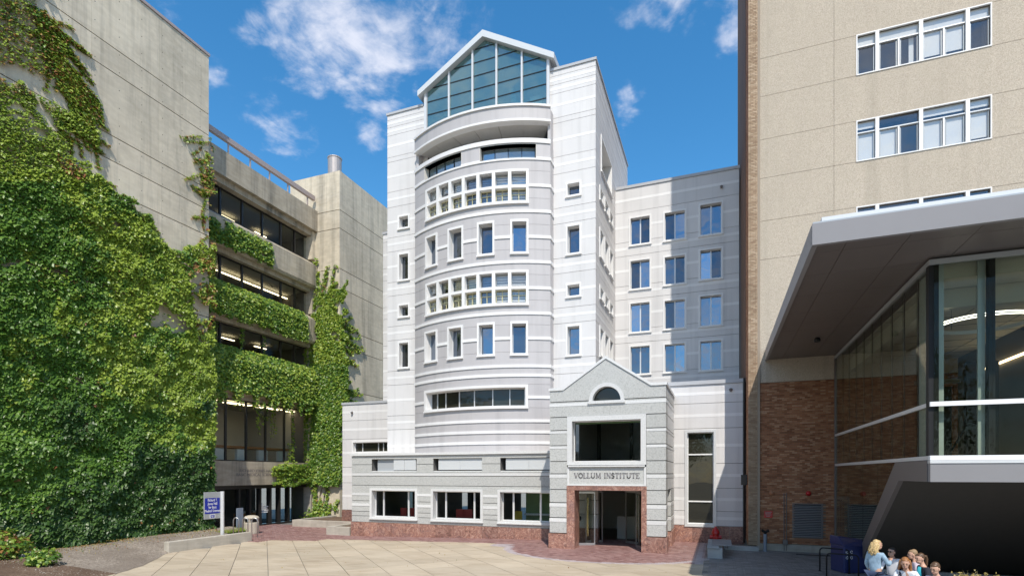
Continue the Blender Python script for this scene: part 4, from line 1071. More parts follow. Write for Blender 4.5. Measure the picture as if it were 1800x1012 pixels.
for u0, u1 in ((420, 432), (438, 452)): M().box(XRC - 2.4, XRC - 1.6, Y_X(u0, XRC - 2), Y_X(u1, XRC - 2), .62, .74).build('counter_top', 'interior_light', hall)
M().box(XRC - 2.3, XRC - 1.65, Y_X(416, XRC - 2), Y_X(454, XRC - 2), -.28, .6).build('counter', 'wood', hall)
for u in (426, 446): M().tube([(XRC - 1.62, Y_X(u, XRC - 1.6), .3), (XRC - 1.60, Y_X(u, XRC - 1.6), .3)], .14, 12).build('round_notice', 'yellow', hall)
m = M()
for k, (w_, z) in enumerate(((.25, 1.25), (.8, 1.08), (.7, .95), (.85, .8), (.75, .66))): m.slab(MX, Y_X(463, XRC), Y_X(463, XRC) + w_, z, z + .08, -.315, -.312)
m.build('door_notice', 'paint_white', wd)
# inscription cast in the beam
def text(body, size, loc, rot, mat, parent, name='lettering', align='CENTER', ext=.004, sx_=1.0):
    c = bpy.data.curves.new(name, 'FONT'); c.body = body; c.size = size; c.align_x = align; c.extrude = ext; c.space_line = .95
    c.materials.append(MAT[mat]); o = bpy.data.objects.new(name, c); COL.objects.link(o)
    off = OFF.get(parent.name, Vector((0, 0, 0))) if parent else Vector()
    o.location = Vector(loc) - off; o.rotation_euler = rot; o.scale = (sx_, 1, 1)
    bpy.context.view_layer.update()
    me = bpy.data.meshes.new_from_object(o.evaluated_get(bpy.context.evaluated_depsgraph_get())); me.name = name
    o2 = bpy.data.objects.new(name, me); COL.objects.link(o2); o2.location = o.location; o2.rotation_euler = o.rotation_euler; o2.scale = o.scale
    bpy.data.objects.remove(o); o = o2
    if parent: o.parent = parent
    return o
text('RICHARD JONES HALL\nBASIC MEDICAL SCIENCES', .30, (XRC + .283, Y_X(452, XRC + .28), 3.72), (R(90), 0, R(90)), 'fascia_dark', hall, ext=.006, sx_=1.05)
# parapet rail
m = M()
for x_ in (0,): m.box(XS - .3, XS - .06, Y0, YE - .4, 26.05, 26.4)
rl = m.build('parapet_rail', 'rail', hall)
for u in (401, 439.5, 473.5, 505.5, 540): 
    y = Y_X(u, XS - .2); M().box(XS - .22, XS - .14, y - .04, y + .04, 25.26, 25.99).build('rail_post', 'rail', rl)
# stair tower
YSF = 36.7; XSC = X_Y(597, YSF)
zs_ = lambda v: Z_Y(597, v, YSF); ZST = zs_(299)
lv = [-.4, 2.6] + sorted([zs_(v) for v in (785, 711, 683, 608, 575, 505, 471.4, 400.5, 368)]) + [ZST]
M().box(XRC - 2, XSC - .1, YSF + .1, YSF + 14, -.4, ZST - .1).build('wall_core', 'groove', hall)
for z0, z1 in zip(lv, lv[1:]):
    M().box(XRC - 2 if z0 > zs_(368) - .1 else XRC - .28, XSC, YSF, YSF + .4, z0 + .025, z1 - .025).build('concrete_panel', 'conc', hall)
    ysp = [YSF + .401, YSF + 3.0, YSF + 5.6, YSF + 14]
    for y0, y1 in zip(ysp, ysp[1:]): M().box(XSC - .4, XSC, y0 + .003, y1 - .003, z0 + .025, z1 - .025).build('concrete_panel', 'conc', hall)
M().box(XRC - 2, XRC - .3, YSF, YSF + .4, 25.0, ZST - .02).build('concrete_panel', 'conc', hall) if False else None
m = M(); m.box(XSC - 1.0, XSC - .7, YSF + 4.2, YSF + 14, ZST + .0, ZST + .55); m.build('roof_coping', 'rail', hall)
x_, y_ = X_Y(588.5, YSF + 1.2), YSF + 1.2
m = M(); m.lathe([(.56, -.3), (.56, 1.75), (.60, 1.78), (.60, 1.86), (.5, 1.86), (.5, 1.5)], (x_, y_, ZST), 20); m.build('roof_vent', 'galv', hall, smooth=False)

# ---------------------------------------------------------------- ivy
_P = rng.permutation(512); _V = rng.random(512)
def vnoise(x, y, s, seed=0):
    x = np.asarray(x) * s + seed * 17.3; y = np.asarray(y) * s + seed * 7.7
    xi, yi = np.floor(x).astype(int), np.floor(y).astype(int); fx, fy = x - xi, y - yi
    fx = fx * fx * (3 - 2 * fx); fy = fy * fy * (3 - 2 * fy)
    h = lambda a, b: _V[(_P[a % 512] + b * 37) % 512]
    return (h(xi, yi) * (1 - fx) + h(xi + 1, yi) * fx) * (1 - fy) + (h(xi, yi + 1) * (1 - fx) + h(xi + 1, yi + 1) * fx) * fy
def inside(px, py, poly):
    c = np.zeros(len(px), bool); n = len(poly)
    for i in range(n):
        x0, y0 = poly[i]; x1, y1 = poly[(i + 1) % n]
        if y0 == y1: continue
        hit_ = ((y0 > py) != (y1 > py)) & (px < (x1 - x0) * (py - y0) / (y1 - y0) + x0); c ^= hit_
    return c
LT = np.array([(0, 0, 0), (-.30, -.05, .02), (-.52, .28, -.02), (-.30, .52, .03), (0, 1.0, -.10), (.30, .52, .03), (.52, .28, -.02), (.30, -.05, .02), (0, .35, .09)])
LF = [(8, 0, 1), (8, 1, 2), (8, 2, 3), (8, 3, 4), (8, 4, 5), (8, 5, 6), (8, 6, 7), (8, 7, 0)]
def leaves(name, P, nrm, size, mats, mi, parent, tilt=(44, 15), roll=24, kind=None, up=None):
    """one lobed leaf per point, hanging tip-down and tilted out from the wall whose outward normal is nrm"""
    n = len(P); nrm = np.broadcast_to(np.asarray(nrm, float), (n, 3))
    down = np.tile(np.array([0, 0, -1.0]), (n, 1))
    side = np.cross(down, nrm); side /= np.linalg.norm(side, axis=1)[:, None]
    rl_ = np.radians(rng.normal(0, roll, n)); ti = np.radians(rng.normal(tilt[0], tilt[1], n)); yw = np.radians(rng.normal(0, 17, n))
    n2 = nrm * np.cos(yw)[:, None] + side * np.sin(yw)[:, None]; s2 = np.cross(down, n2)
    d2 = down * np.cos(rl_)[:, None] + s2 * np.sin(rl_)[:, None]; s3 = s2 * np.cos(rl_)[:, None] - down * np.sin(rl_)[:, None]
    d3 = d2 * np.cos(ti)[:, None] + n2 * np.sin(ti)[:, None]; n3 = n2 * np.cos(ti)[:, None] - d2 * np.sin(ti)[:, None]
    sz = np.broadcast_to(size, (n,))
    V = P[:, None, :] + sz[:, None, None] * (LT[None, :, 0:1] * s3[:, None, :] + LT[None, :, 1:2] * d3[:, None, :] + LT[None, :, 2:3] * n3[:, None, :])
    off = np.array(OFF.get(parent.name, Vector())) if parent else np.zeros(3)
    V = V.reshape(-1, 3) - off
    F = (np.array(LF)[None] + (np.arange(n) * 9)[:, None, None]).reshape(-1, 3)
    me = bpy.data.meshes.new(name); me.vertices.add(len(V)); me.vertices.foreach_set('co', V.ravel().astype(np.float32))
    me.loops.add(F.size); me.loops.foreach_set('vertex_index', F.ravel().astype(np.int32))
    me.polygons.add(len(F)); me.polygons.foreach_set('loop_start', np.arange(0, F.size, 3, dtype=np.int32)); me.polygons.foreach_set('loop_total', np.full(len(F), 3, np.int32))
    for q in mats: me.materials.append(MAT[q])
    me.polygons.foreach_set('material_index', np.repeat(np.asarray(mi), 8).astype(np.int32))
    me.update(calc_edges=True); o = bpy.data.objects.new(name, me); COL.objects.link(o); OFF[name] = Vector()
    if parent: o.parent = parent
    if kind: o['kind'] = kind
    return o
# the big wall
ivy = empty('climbing_ivy', (XI, 20, -.2), 'dense green ivy covering the big concrete wall left of the sign', 'ivy')
n = 185000
y = rng.uniform(11.5, YI + .12, n); z = rng.uniform(-.35, ZI, n); P = np.stack([np.full(n, XI), y, z], 1)
u, v = to_px(P)
main = [(-400, 130), (0, 135), (30, 146), (60, 172), (70, 205), (100, 238), (118, 272), (140, 292), (172, 318), (205, 345), (240, 368), (262, 398), (286, 430), (305, 440), (330, 428), (345, 436), (372, 425), (380, 940), (380, 1100), (-400, 1300)]
upper = [(-400, -200), (70, -200), (78, 10), (92, 40), (108, 62), (118, 92), (120, 125), (112, 152), (98, 160), (86, 148), (70, 128), (45, 112), (20, 122), (0, 128), (-400, 128)]
tongue = [(60, 165), (100, 182), (130, 200), (152, 222), (165, 238), (172, 262), (150, 250), (120, 232), (98, 222), (75, 196)]
edge = [(352, 300), (358, 250), (372, 240), (374, 430), (345, 430), (332, 425), (346, 408), (356, 370)]
gap1 = [(255, 545), (282, 540), (318, 552), (330, 575), (318, 588), (288, 584), (262, 572)]
gap2 = [(22, 112), (40, 122), (58, 140), (66, 160), (42, 152), (26, 140), (6, 134)]
gap3 = [(48, 190), (62, 215), (84, 235), (70, 238), (50, 212)]
nz = vnoise(y, z, .9, 1) * .5 + vnoise(y, z, 2.6, 2) * .3 + vnoise(y, z, 7, 3) * .2
ju, jv = (vnoise(y, z, 2.2, 5) - .5) * 34, (vnoise(y, z, 2.2, 6) - .5) * 30
im = inside(u + ju * .6, v + jv * .6, main); iu = inside(u + ju, v + jv, upper); it = inside(u + ju * .6, v + jv * .5, tongue); ie = inside(u, v, edge)
g = inside(u + ju * .7, v + jv * .7, gap1) | inside(u + ju * .6, v + jv * .6, gap2) | inside(u + ju * .5, v + jv * .5, gap3)
keep = np.zeros(n, bool)
r = rng.random(n)
keep |= im & (r < .9) & (nz > .16 + .07 * (vnoise(y, z, .35, 77) > .62))
keep |= iu & (r < .5) & (nz > np.where(u < 62, .30, .44))
keep |= it & (r < .6) & (nz > .36)
keep |= ie & (r < .4) & (nz > .46)
red_patch = inside(u, v, [(318, 470), (368, 440), (372, 570), (340, 600)])
keep &= ~(g & (r > .05))
keep &= ~(red_patch & (nz < .40))
bd = np.abs(z - 13.3) < .10; keep &= ~(bd & (r > .3))
P = P[keep]; uu, vv, zz_, yy_, nzk = u[keep], v[keep], z[keep], y[keep], nz[keep]
bulge = .03 + (.38 * vnoise(yy_, zz_, 1.0, 9) + .22 * vnoise(yy_, zz_, 2.7, 19)) * (vv > 200) * np.clip((vv - 150) / 300, 0, 1) + rng.random(len(P)) * .16
P[:, 0] += bulge
# leaves turning round the end of the wall
young = vnoise(yy_, zz_, .42, 12) * .6 + vnoise(yy_, zz_, 1.6, 13) * .4 + np.clip((uu - 180) / 500, -.2, .25) - np.clip((vv - 760) / 260, 0, .6)
young += np.where(vv < 320, .45, 0) + np.where((vv < 420) & (uu > 150), .1, 0)
rr = rng.random(len(P))
mi = np.where(young + (rr - .5) * .22 > .55, 1, 0)
redz = ((vv < 165) & (rr < .26)) | (red_patch[keep] & (rr < .35)) | (inside(uu, vv, edge) & (rr < .35)) | (inside(uu, vv, [(90, 270), (130, 290), (150, 320), (110, 310)]) & (rr < .5)) | ((vv > 935) & (uu < 45) & (rr < .3)) | (rr < .004)
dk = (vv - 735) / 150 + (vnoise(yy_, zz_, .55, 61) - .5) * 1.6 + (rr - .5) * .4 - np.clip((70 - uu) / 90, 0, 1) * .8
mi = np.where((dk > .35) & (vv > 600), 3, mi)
mi = np.where(redz, 2, mi)
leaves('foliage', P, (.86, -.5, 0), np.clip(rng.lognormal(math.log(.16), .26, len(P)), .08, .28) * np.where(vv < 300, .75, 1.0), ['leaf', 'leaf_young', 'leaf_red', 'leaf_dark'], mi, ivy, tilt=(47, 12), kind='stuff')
# trailing shoots on the bare concrete
stems = M(); sp = []; 
def shoot(u_, v_, ang, ln, X=XI, droop=.6, den=24):
    pts = []; a = math.radians(ang); step = 6
    for k in range(int(ln / step)):
        pts.append((u_, v_)); a += random.uniform(-.12, .12) + droop * .03; u_ += math.cos(a) * step; v_ += math.sin(a) * step
    w = [(X + .04, Y_X(q[0], X), Z_X(q[0], q[1], X)) for q in pts if q[0] < 374 or X != XI]
    if len(w) > 1:
        stems.tube(w, .012, 4, False)
        for a_, b_ in zip(w, w[1:]):
            for _ in range(den // 3 + random.randint(0, 2)):
                t = random.random(); sp.append([a_[i] + (b_[i] - a_[i]) * t + random.gauss(0, .05) for i in range(3)])
for _ in range(85):
    t = random.random(); shoot(60 + 62 * t + random.uniform(-14, 10), 20 + 125 * t + random.uniform(-15, 20), random.uniform(40, 64), random.uniform(50, 125))
for _ in range(30): shoot(random.uniform(95, 160), random.uniform(195, 250), random.uniform(15, 70), random.uniform(30, 65))
for _ in range(60):
    t = random.random(); shoot(150 + 120 * t, 300 + 110 * t, random.uniform(15, 60), random.uniform(15, 45))
for _ in range(26): shoot(random.uniform(352, 368), random.uniform(230, 420), random.uniform(70, 200), random.uniform(20, 45))
stems.build('stems', 'bark', ivy, recalc=False, kind='stuff')
sp = np.array(sp); mi = rng.choice([0, 1, 2], len(sp), p=[.15, .6, .25])
leaves('shoot_leaves', sp, (1, 0, 0), rng.uniform(.10, .18, len(sp)), ['leaf', 'leaf_young', 'leaf_red'], mi, ivy, kind='stuff')
# ivy on the window front: hanging over each spandrel
iv2 = empty('hanging_ivy', (XS, 30, 9), 'ivy hanging in curtains over the balcony bands of the concrete hall', 'ivy')
pts = []; mis = []
def band_ivy(z0, z1, y0, y1, n, top=.4, thr=.3, X=XS, pr=.3, fr_=.5, lite=.0):
    y = rng.uniform(y0, y1, n); z = rng.uniform(z0 - fr_, z1 + top, n)
    nn = vnoise(y, z, .8, 21 + z0) * .55 + vnoise(y, z, 2.4, 22) * .45
    k = (nn > thr) & ((z > z0) | (rng.random(n) < (1 - (z0 - z) / max(fr_, .01)) * (vnoise(y, z * .1, 3, 30) > .45)))
    y, z = y[k], z[k]; x = X + .04 + rng.random(len(y)) * pr - np.clip(z - z1 + .4, 0, 2) * .6
    pts.append(np.stack([x, y, z], 1)); mis.append((rng.random(len(y)) < .3 + lite).astype(int))
band_ivy(14.35, 16.3, YI - .5, YE - 1.6, 10000, .25, .16, fr_=.35, lite=.25)
band_ivy(9.2, 11.8, YI - .5, YE - .3, 14000, .55, .05, pr=.4, fr_=1.0, lite=.25)
band_ivy(18.95, 20.5, YI - .5, YI + 6.2, 3600, .2, .36, fr_=.2, lite=.1)
band_ivy(2.9, 4.5, YE - 4.6, YE - .1, 1500, .1, .5, X=XRC + .3, pr=.15, fr_=.1, lite=.5)
P = np.concatenate(pts)
leaves('foliage', P, (.86, -.5, 0), rng.uniform(.13, .21, len(P)), ['leaf', 'leaf_young'], np.concatenate(mis), iv2, kind='stuff')
# climbing strands over the mullions and long trailing shoots
st = M(); sp = []
for (y, z0, z1, d) in [(mull[0] - .6, 12.2, 14.2, 40), (mull[1] - .2, 12.2, 14.2, 34), (mull[2], 12.2, 14.2, 18)] + [(Y_X(u_, XRC), 9.2 - l_, 9.2, 12) for u_, l_ in ((420, 1.1), (448, 2.2), (452, 2.8), (459, 2.0), (466, 1.6), (474, 3.0), (479, 2.6))] + [(Y_X(511, XRC), 4.6, 8.6, 26), (Y_X(506, XRC), 4.6, 6.0, 20)]:
    st.tube([(XRC + .1, y + .1 * math.sin(k), z0 + (z1 - z0) * k / 6) for k in range(7)], .015, 4, False)
    for _ in range(int(d * (z1 - z0))): sp.append([XRC + .12 + random.random() * .15, y + random.gauss(0, .09), random.uniform(z0, z1)])
for k in range(16):
    y0 = YE - random.uniform(.2, 1.2); z0 = 3.0 + random.random() * 1.4; ln = random.uniform(1.2, 4.2)
    pp = [(XRC + .38 + .02 * q, y0 - ln * q / 8, z0 - .05 * q + .04 * math.sin(q + k)) for q in range(9)]
    st.tube(pp, .012, 4, False)
    for a_ in pp:
        for _ in range(9): sp.append([a_[0] + random.random() * .1, a_[1] + random.gauss(0, .14), a_[2] + random.gauss(0, .05)])
st.build('stems', 'bark', iv2, recalc=False, kind='stuff')
sp = np.array(sp); leaves('shoot_leaves', sp, (1, 0, 0), rng.uniform(.12, .2, len(sp)), ['leaf', 'leaf_young'], (rng.random(len(sp)) < .55).astype(int), iv2, kind='stuff')
# ivy column on the stair tower
iv3 = empty('tower_ivy', (-30, YSF, 0), 'tall column of ivy climbing the front of the concrete stair tower', 'ivy')
n = 42000
x = rng.uniform(XRC - .2, XSC + .9, n); z = rng.uniform(2.0, 21.5, n)
P = np.stack([x, np.full(n, YSF), z], 1); u, v = to_px(P)
pol = [(545, 480), (560, 505), (575, 520), (592, 505), (604, 495), (608, 530), (606, 580), (616, 640), (618, 690), (606, 730), (602, 800), (602, 850), (575, 852), (560, 845), (545, 850), (530, 830), (526, 760), (528, 690), (530, 600), (520, 545), (510, 490), (520, 478)]
ju = (vnoise(x, z, 2.0, 41) - .5) * 22; jv = (vnoise(x, z, 1.6, 42) - .5) * 26
nn = vnoise(x, z, 1.0, 43) * .5 + vnoise(x, z, 3, 44) * .5
k = inside(u + ju, v + jv, pol) & (nn > np.where(v < 600, .40, .2)) & ~((np.abs(u - 547 - 3 * np.sin(v * .02)) < 2.2) & (rng.random(n) < .8))
P = P[k]; nv = v[k]
out_ = P[:, 0] > XSC
P[:, 1] -= .04 + rng.random(len(P)) * .35 * np.clip((nv - 480) / 150, .3, 1)
P[out_, 1] += .1
mi = np.where((nv < 640) & (rng.random(len(P)) < .6), 1, (rng.random(len(P)) < .28).astype(int))
leaves('foliage', P, (.2, -1, 0), rng.uniform(.14, .23, len(P)), ['leaf', 'leaf_young'], mi, iv3, kind='stuff')
st = M(); sp = []
for q in range(30):
    z0 = random.uniform(8.5, 16.5); y0 = YSF + .1; ln = random.uniform(.8, 3.0); sl_ = random.uniform(-.5, .45)
    pp = [(XSC + .05, y0 + ln * k / 6, z0 + sl_ * ln * k / 6 + .06 * math.sin(k * 1.3 + q)) for k in range(7)]
    st.tube(pp, .014, 4, False)
    for a_ in pp:
        for _ in range(8): sp.append([a_[0] + random.random() * .1, a_[1] + random.gauss(0, .12), a_[2] + random.gauss(0, .07)])
for q in range(14):                                        # shoots over the front, top and foot
    x0 = random.uniform(-31.5, -29.2); top_ = q < 8; z0 = random.uniform(16.5, 20.5) if top_ else random.uniform(-.1, 2.2); ln = random.uniform(.6, 1.8)
    pp = [(x0 + random.uniform(-.06, .06) + .25 * k / 6, YSF - .05, z0 + (ln if top_ else -ln * .2 + ln) * k / 6) for k in range(7)]
    st.tube(pp, .014, 4, False)
    for a_ in pp:
        for _ in range(6): sp.append([a_[0] + random.gauss(0, .1), a_[1] - random.random() * .1, a_[2] + random.gauss(0, .07)])
for x0 in (-31.3, -31.1, -30.6, -30.2): st.tube([(x0 + .2 * math.sin(k * 1.1 + x0), YSF - .06, -.2 + k * .5) for k in range(8)], [.05 - .004 * k for k in range(8)], 6)
for q in range(140): sp.append([-31.0 + random.gauss(0, .5), YSF - .15 - random.random() * .3, .0 + abs(random.gauss(0, .4))])
for q in range(200): sp.append([-31.2 + random.gauss(0, .12), YSF - .1 - random.random() * .1, random.uniform(0, 2.6)])
st.build('stems', 'bark', iv3, recalc=False, kind='stuff')
sp = np.array(sp); leaves('shoot_leaves', sp, (.5, -1, 0), rng.uniform(.13, .22, len(sp)), ['leaf', 'leaf_young', 'leaf_red'], rng.choice([0, 1, 2], len(sp), p=[.35, .6, .05]), iv3, kind='stuff')

# ================================================================ BRICK AND STUCCO BUILDING (right)
YR = 28.2
bb = empty('stucco_building', (6, 30, 0), 'tall pebble-stucco building with brick corner and white strip windows', 'building')
XB0, XB1, XB2 = X_Y(1315, YR), X_Y(1331, YR), 16.0
MR = mapY(YR); ZBR = Z_Y(1332, 673, YR)
zb_ = lambda u, v: Z_Y(u, v, YR)
wsr = [(X_Y(1505, YR), X_Y(1743.5, YR), zb_(1505, 134), zb_(1505, 62.5)), (X_Y(1505, YR), X_Y(1743.5, YR), zb_(1505, 285.4), zb_(1505, 213)), (X_Y(1505, YR), X_Y(1743.5, YR), zb_(1505, 436), zb_(1505, 364))]
zc = sorted([ZBR] + [z for w in wsr for z in (w[2] + .01, w[3] - .01)] + [41])
xcut = [XB1, X_Y(1466, YR), XB2]
holes(M(), MR, XB1, XB2, ZBR, 41, [ins(w, .05) for w in wsr], -.6, -.06).build('wall_core', 'mortar', bb)
for z0, z1 in zip(zc, zc[1:]):
    for a, b in zip(xcut, xcut[1:]):
        m = holes(M(), MR, a + .006, b - .006, z0 + .008, z1 - .008, [ins(w, .04) for w in wsr], -.1, 0)
        if m.v: m.build('stucco_panel', 'stucco', bb)
M().box(XB0 + .04, XB2, YR + 1, YR + 16, 0, 41).build('building_core', 'mortar', bb)
M().box(XB0 + .05, XB2, YR + .1, YR + 1.0, 36, 41).build('building_core', 'mortar', bb)
for wi, w in enumerate(wsr):
    a0, a1, z0, z1 = w; f = .045
    o = M().slab(MR, a0, a1, z1 - f, z1, -.16, .025).slab(MR, a0, a1, z0, z0 + f, -.16, .035).slab(MR, a0, a0 + f, z0 + f, z1 - f, -.16, .025).slab(MR, a1 - f, a1, z0 + f, z1 - f, -.16, .025).build('strip_window', 'trim', bb)
    vb = [a0 + f] + [X_Y(u_, YR) for u_ in (1542, 1619, 1701)] + [a1 - f]
    for c in vb[1:-1]: M().slab(MR, c - .07, c + .07, z0 + f, z1 - f, -.16, .022).build('mullion', 'trim', o)
    zt_ = z0 + (z1 - z0) * .70
    for bi, (p, q) in enumerate(zip(vb, vb[1:])):
        p += .072 if bi else .002; q -= .072 if bi < 3 else .002
        M().slab(MR, p, q, zt_ - .022, zt_ + .022, -.13, -.02).build('transom', 'alum', o)
        halves = [(p, q)] if bi in (0, 3) else [(p, (p + q) / 2 - .035), ((p + q) / 2 + .035, q)]
        if len(halves) == 2: M().slab(MR, (p + q) / 2 - .033, (p + q) / 2 + .033, z0 + f, zt_ - .032, -.13, -.02).build('mullion', 'trim', o)
        for hi, (s0, s1) in enumerate(halves):
            M().slab(MR, s0, s1, z0 + f, zt_ - .031, -.12, -.1).build('pane', 'g_blind', o)
            M().slab(MR, s0 + .03, s0 + .06, z0 + f, zt_ - .04, -.099, -.07).slab(MR, s1 - .06, s1 - .03, z0 + f, zt_ - .04, -.099, -.07).slab(MR, s0 + .06, s1 - .06, z0 + f, z0 + f + .05, -.099, -.07).build('sash', 'alum_grey', o)
            key = (wi, bi, hi)
            fr_ = {(0, 2, 0): .82, (0, 2, 1): .8, (1, 0, 0): 1, (1, 1, 0): 1, (1, 2, 0): 1, (1, 2, 1): 1, (1, 3, 0): .85, (0, 1, 1): 0}.get(key, 0)
            if fr_: M().slab(MR, s0, s1, zt_ - (zt_ - z0) * fr_, zt_ - .03, -.155, -.135).build('blind', 'blind', o)
            if key == (0, 1, 1): M().slab(MR, s0 + (s1 - s0) * .55, s0 + (s1 - s0) * .8, z0 + .1, zt_, -.24, -.22).build('curtain', 'blind', o)
        M().slab(MR, p, q, zt_ + .031, z1 - f, -.12, -.1).build('pane', 'g_blind', o)
        tb = {(0, 0): 1, (0, 1): 1, (0, 2): 1, (0, 3): 1, (1, 0): .6, (1, 2): .6, (1, 3): .6, (1, 1): 0}.get((wi, bi), 0)
        if tb: M().slab(MR, p, q, z1 - f - (z1 - zt_) * tb * .95, z1 - f, -.155, -.135).build('blind', 'blind', o)
    M().slab(MR, a0, a1, z0 - .2, z1 + .2, -1.0, -.95).build('room_wall', 'interior', o)
# brick corner pier, one brick at a time
def bricks(m, mp, a0, a1, z0, z1, bl_=.21, bh=.072, jt=.011, d=.0, ops=(), th=.05):
    z = z0; r_ = 0
    while z < z1 - .02:
        a = a0 - (bl_ / 2 if r_ % 2 else 0)
        while a < a1 - .01:
            p, q = max(a, a0) + jt / 2, min(a + bl_, a1) - jt / 2
            if q - p > .02 and not any(o[0] < (p + q) / 2 < o[1] and o[2] < z + bh / 2 < o[3] for o in ops):
                e = d + random.uniform(-.003, .003)
                b = len(m.v); 
                m.v += [mp(p, z, d - th), mp(q, z, d - th), mp(q, z + bh - jt, d - th), mp(p, z + bh - jt, d - th), mp(p, z, e), mp(q, z, e), mp(q, z + bh - jt, e), mp(p, z + bh - jt, e)]
                m.f += [(b + 4, b + 5, b + 6, b + 7), (b, b + 1, b + 5, b + 4), (b + 1, b + 2, b + 6, b + 5), (b + 2, b + 3, b + 7, b + 6), (b + 3, b, b + 4, b + 7)]; m.mi += [0] * 5
            a += bl_
        z += bh; r_ += 1
    return m
pier = M().box(XB0 + .012, XB1 - .002, YR - .07, YR + .95, .25, 41).build('corner_pier', 'mortar_tan', bb)
bm_ = bricks(M(), mapY(YR - .082), XB0, XB1, .25, 34); bm_.build('pier_bricks', 'brick_sunlit', pier, kind='stuff', recalc=False)
bm_ = bricks(M(), mapE(XB1 + .012), YR - .08, YR + .0, .25, 34); bm_.build('pier_bricks', 'brick_sunlit', pier, kind='stuff', recalc=False)
M().slab(mapW(XB0 + .011), YR - .07, 44, .25, 41, -.5, 0).build('side_wall', 'mortar_tan', bb)
bm_ = bricks(M(), mapW(XB0 + .004), YR - .08, YR + 2.4, .25, 34); bm_.build('side_bricks', 'brick', bb, kind='stuff', recalc=False)
M().slab(mapW(XB0 + .004), YR + 2.5, 43, .25, 41, -.3, .015).build('side_panel', 'fascia_dark', bb, label='dark brown cladding of the narrow side wall') if False else M().slab(mapW(XB0 + .004), YR + 2.45, 43, .25, 41, -.3, .012).build('side_panel', 'side_clad', bb)
# lower brick wall
lvx0, lvx1 = X_Y(1393, YR), X_Y(1447, YR); lz0, lz1 = Z_Y(1420, 945, YR), Z_Y(1420, 884, YR)
dx0, dx1 = X_Y(1471, YR), X_Y(1493, YR); dz1 = Z_Y(1480, 872, YR)
lv2 = (X_Y(1496, YR), X_Y(1545, YR), lz0, lz1)
opsb = [(lvx0, lvx1, lz0, lz1), lv2, (dx0, dx1, -1, dz1)]
holes(M(), MR, XB1, XB2, .36, ZBR, opsb, -.5, -.03).build('brick_backing', 'mortar', bb)
bricks(M(), mapY(YR - .0), XB1, 12.2, .36, ZBR - .03, ops=opsb).build('wall_bricks', 'brick', bb, kind='stuff', recalc=False)
M().box(XB1, XB2, YR - .04, YR + .5, -.2, .34).build('concrete_plinth', 'conc_clean', bb)
M().box(-.0, XB1 + .02, YR - .32, YR + .3, -.2, .17).build('concrete_plinth', 'conc_grey', bb) if False else None
for (a, b) in ((lvx0, lvx1), lv2[:2]):
    o = M().slab(MR, a, b, lz1 - .05, lz1, -.2, .03).slab(MR, a, b, lz0, lz0 + .05, -.2, .03).slab(MR, a, a + .05, lz0 + .05, lz1 - .05, -.2, .03).slab(MR, b - .05, b, lz0 + .05, lz1 - .05, -.2, .03).build('louvre_vent', 'fascia_dark', bb)
    nb = 19
    for i in range(nb):
        z = lz0 + .06 + (lz1 - lz0 - .12) * i / nb; h = (lz1 - lz0) / nb
        M().add([(a + .05, YR - .02, z), (b - .05, YR - .02, z), (b - .05, YR + .05, z + h * .3), (a + .05, YR + .05, z + h * .3), (a + .05, YR - .02, z + .022), (b - .05, YR - .02, z + .022), (b - .05, YR + .05, z + h * .3 + .022), (a + .05, YR + .05, z + h * .3 + .022)],
                [(3, 2, 1, 0), (4, 5, 6, 7), (0, 1, 5, 4), (1, 2, 6, 5), (2, 3, 7, 6), (3, 0, 4, 7)]).build('louvre_slat', 'fascia', o)
    M().slab(MR, a, b, lz0, lz1, -.4, -.35).build('duct_back', 'black', o)
dr = M().slab(MR, dx0, dx0 + .08, 0, dz1, -.2, .02).slab(MR, dx1 - .08, dx1, 0, dz1, -.2, .02).slab(MR, dx0 + .08, dx1 - .08, dz1 - .08, dz1, -.2, .02).build('side_door', 'fascia', bb)
xm = dx0 + (dx1 - dx0) * .55
for a, b in ((dx0 + .085, xm - .02), (xm + .02, dx1 - .085)):
    M().slab(MR, a, a + .07, .02, dz1 - .09, -.12, -.06).slab(MR, b - .07, b, .02, dz1 - .09, -.12, -.06).slab(MR, a + .07, b - .07, dz1 - .2, dz1 - .09, -.12, -.06).slab(MR, a + .07, b - .07, .02, .5, -.12, -.06).build('door_leaf', 'fascia', dr)
    M().slab(MR, a + .07, b - .07, .5, dz1 - .2, -.1, -.09).build('pane', 'g_dark', dr)
M().tube([(xm + .08, YR - .0, 1.0), (xm + .08, YR - .0, 1.25)], .02, 6).build('handle', 'steel', dr)
# drain pipe and gap between the two buildings
M().tube([(XB0 - .09, YLB - .05, .1), (XB0 - .09, YLB - .05, ZLT)], .06, 8).build('downpipe', 'dark', bb)
# low kerb in front of the gap
M().box(X_Y(1272, 28.4), XB1 + .05, YR - .45, YR + .0 - .09, -.02, .2).build('kerb', 'conc_grey', None, 'grey concrete kerb at the foot of the brick corner', 'structure')

# ================================================================ GLASS LOBBY WITH CANOPY
lob = empty('glass_lobby', (8, 20, 0), 'raised glass lobby under a large grey folded canopy', 'building')
XGL, YGL = 4.9, 16.3
XCL, YCF = 2.01, 14.28
ZCB, ZCT = 8.87, 9.36
xe_ = 16.0
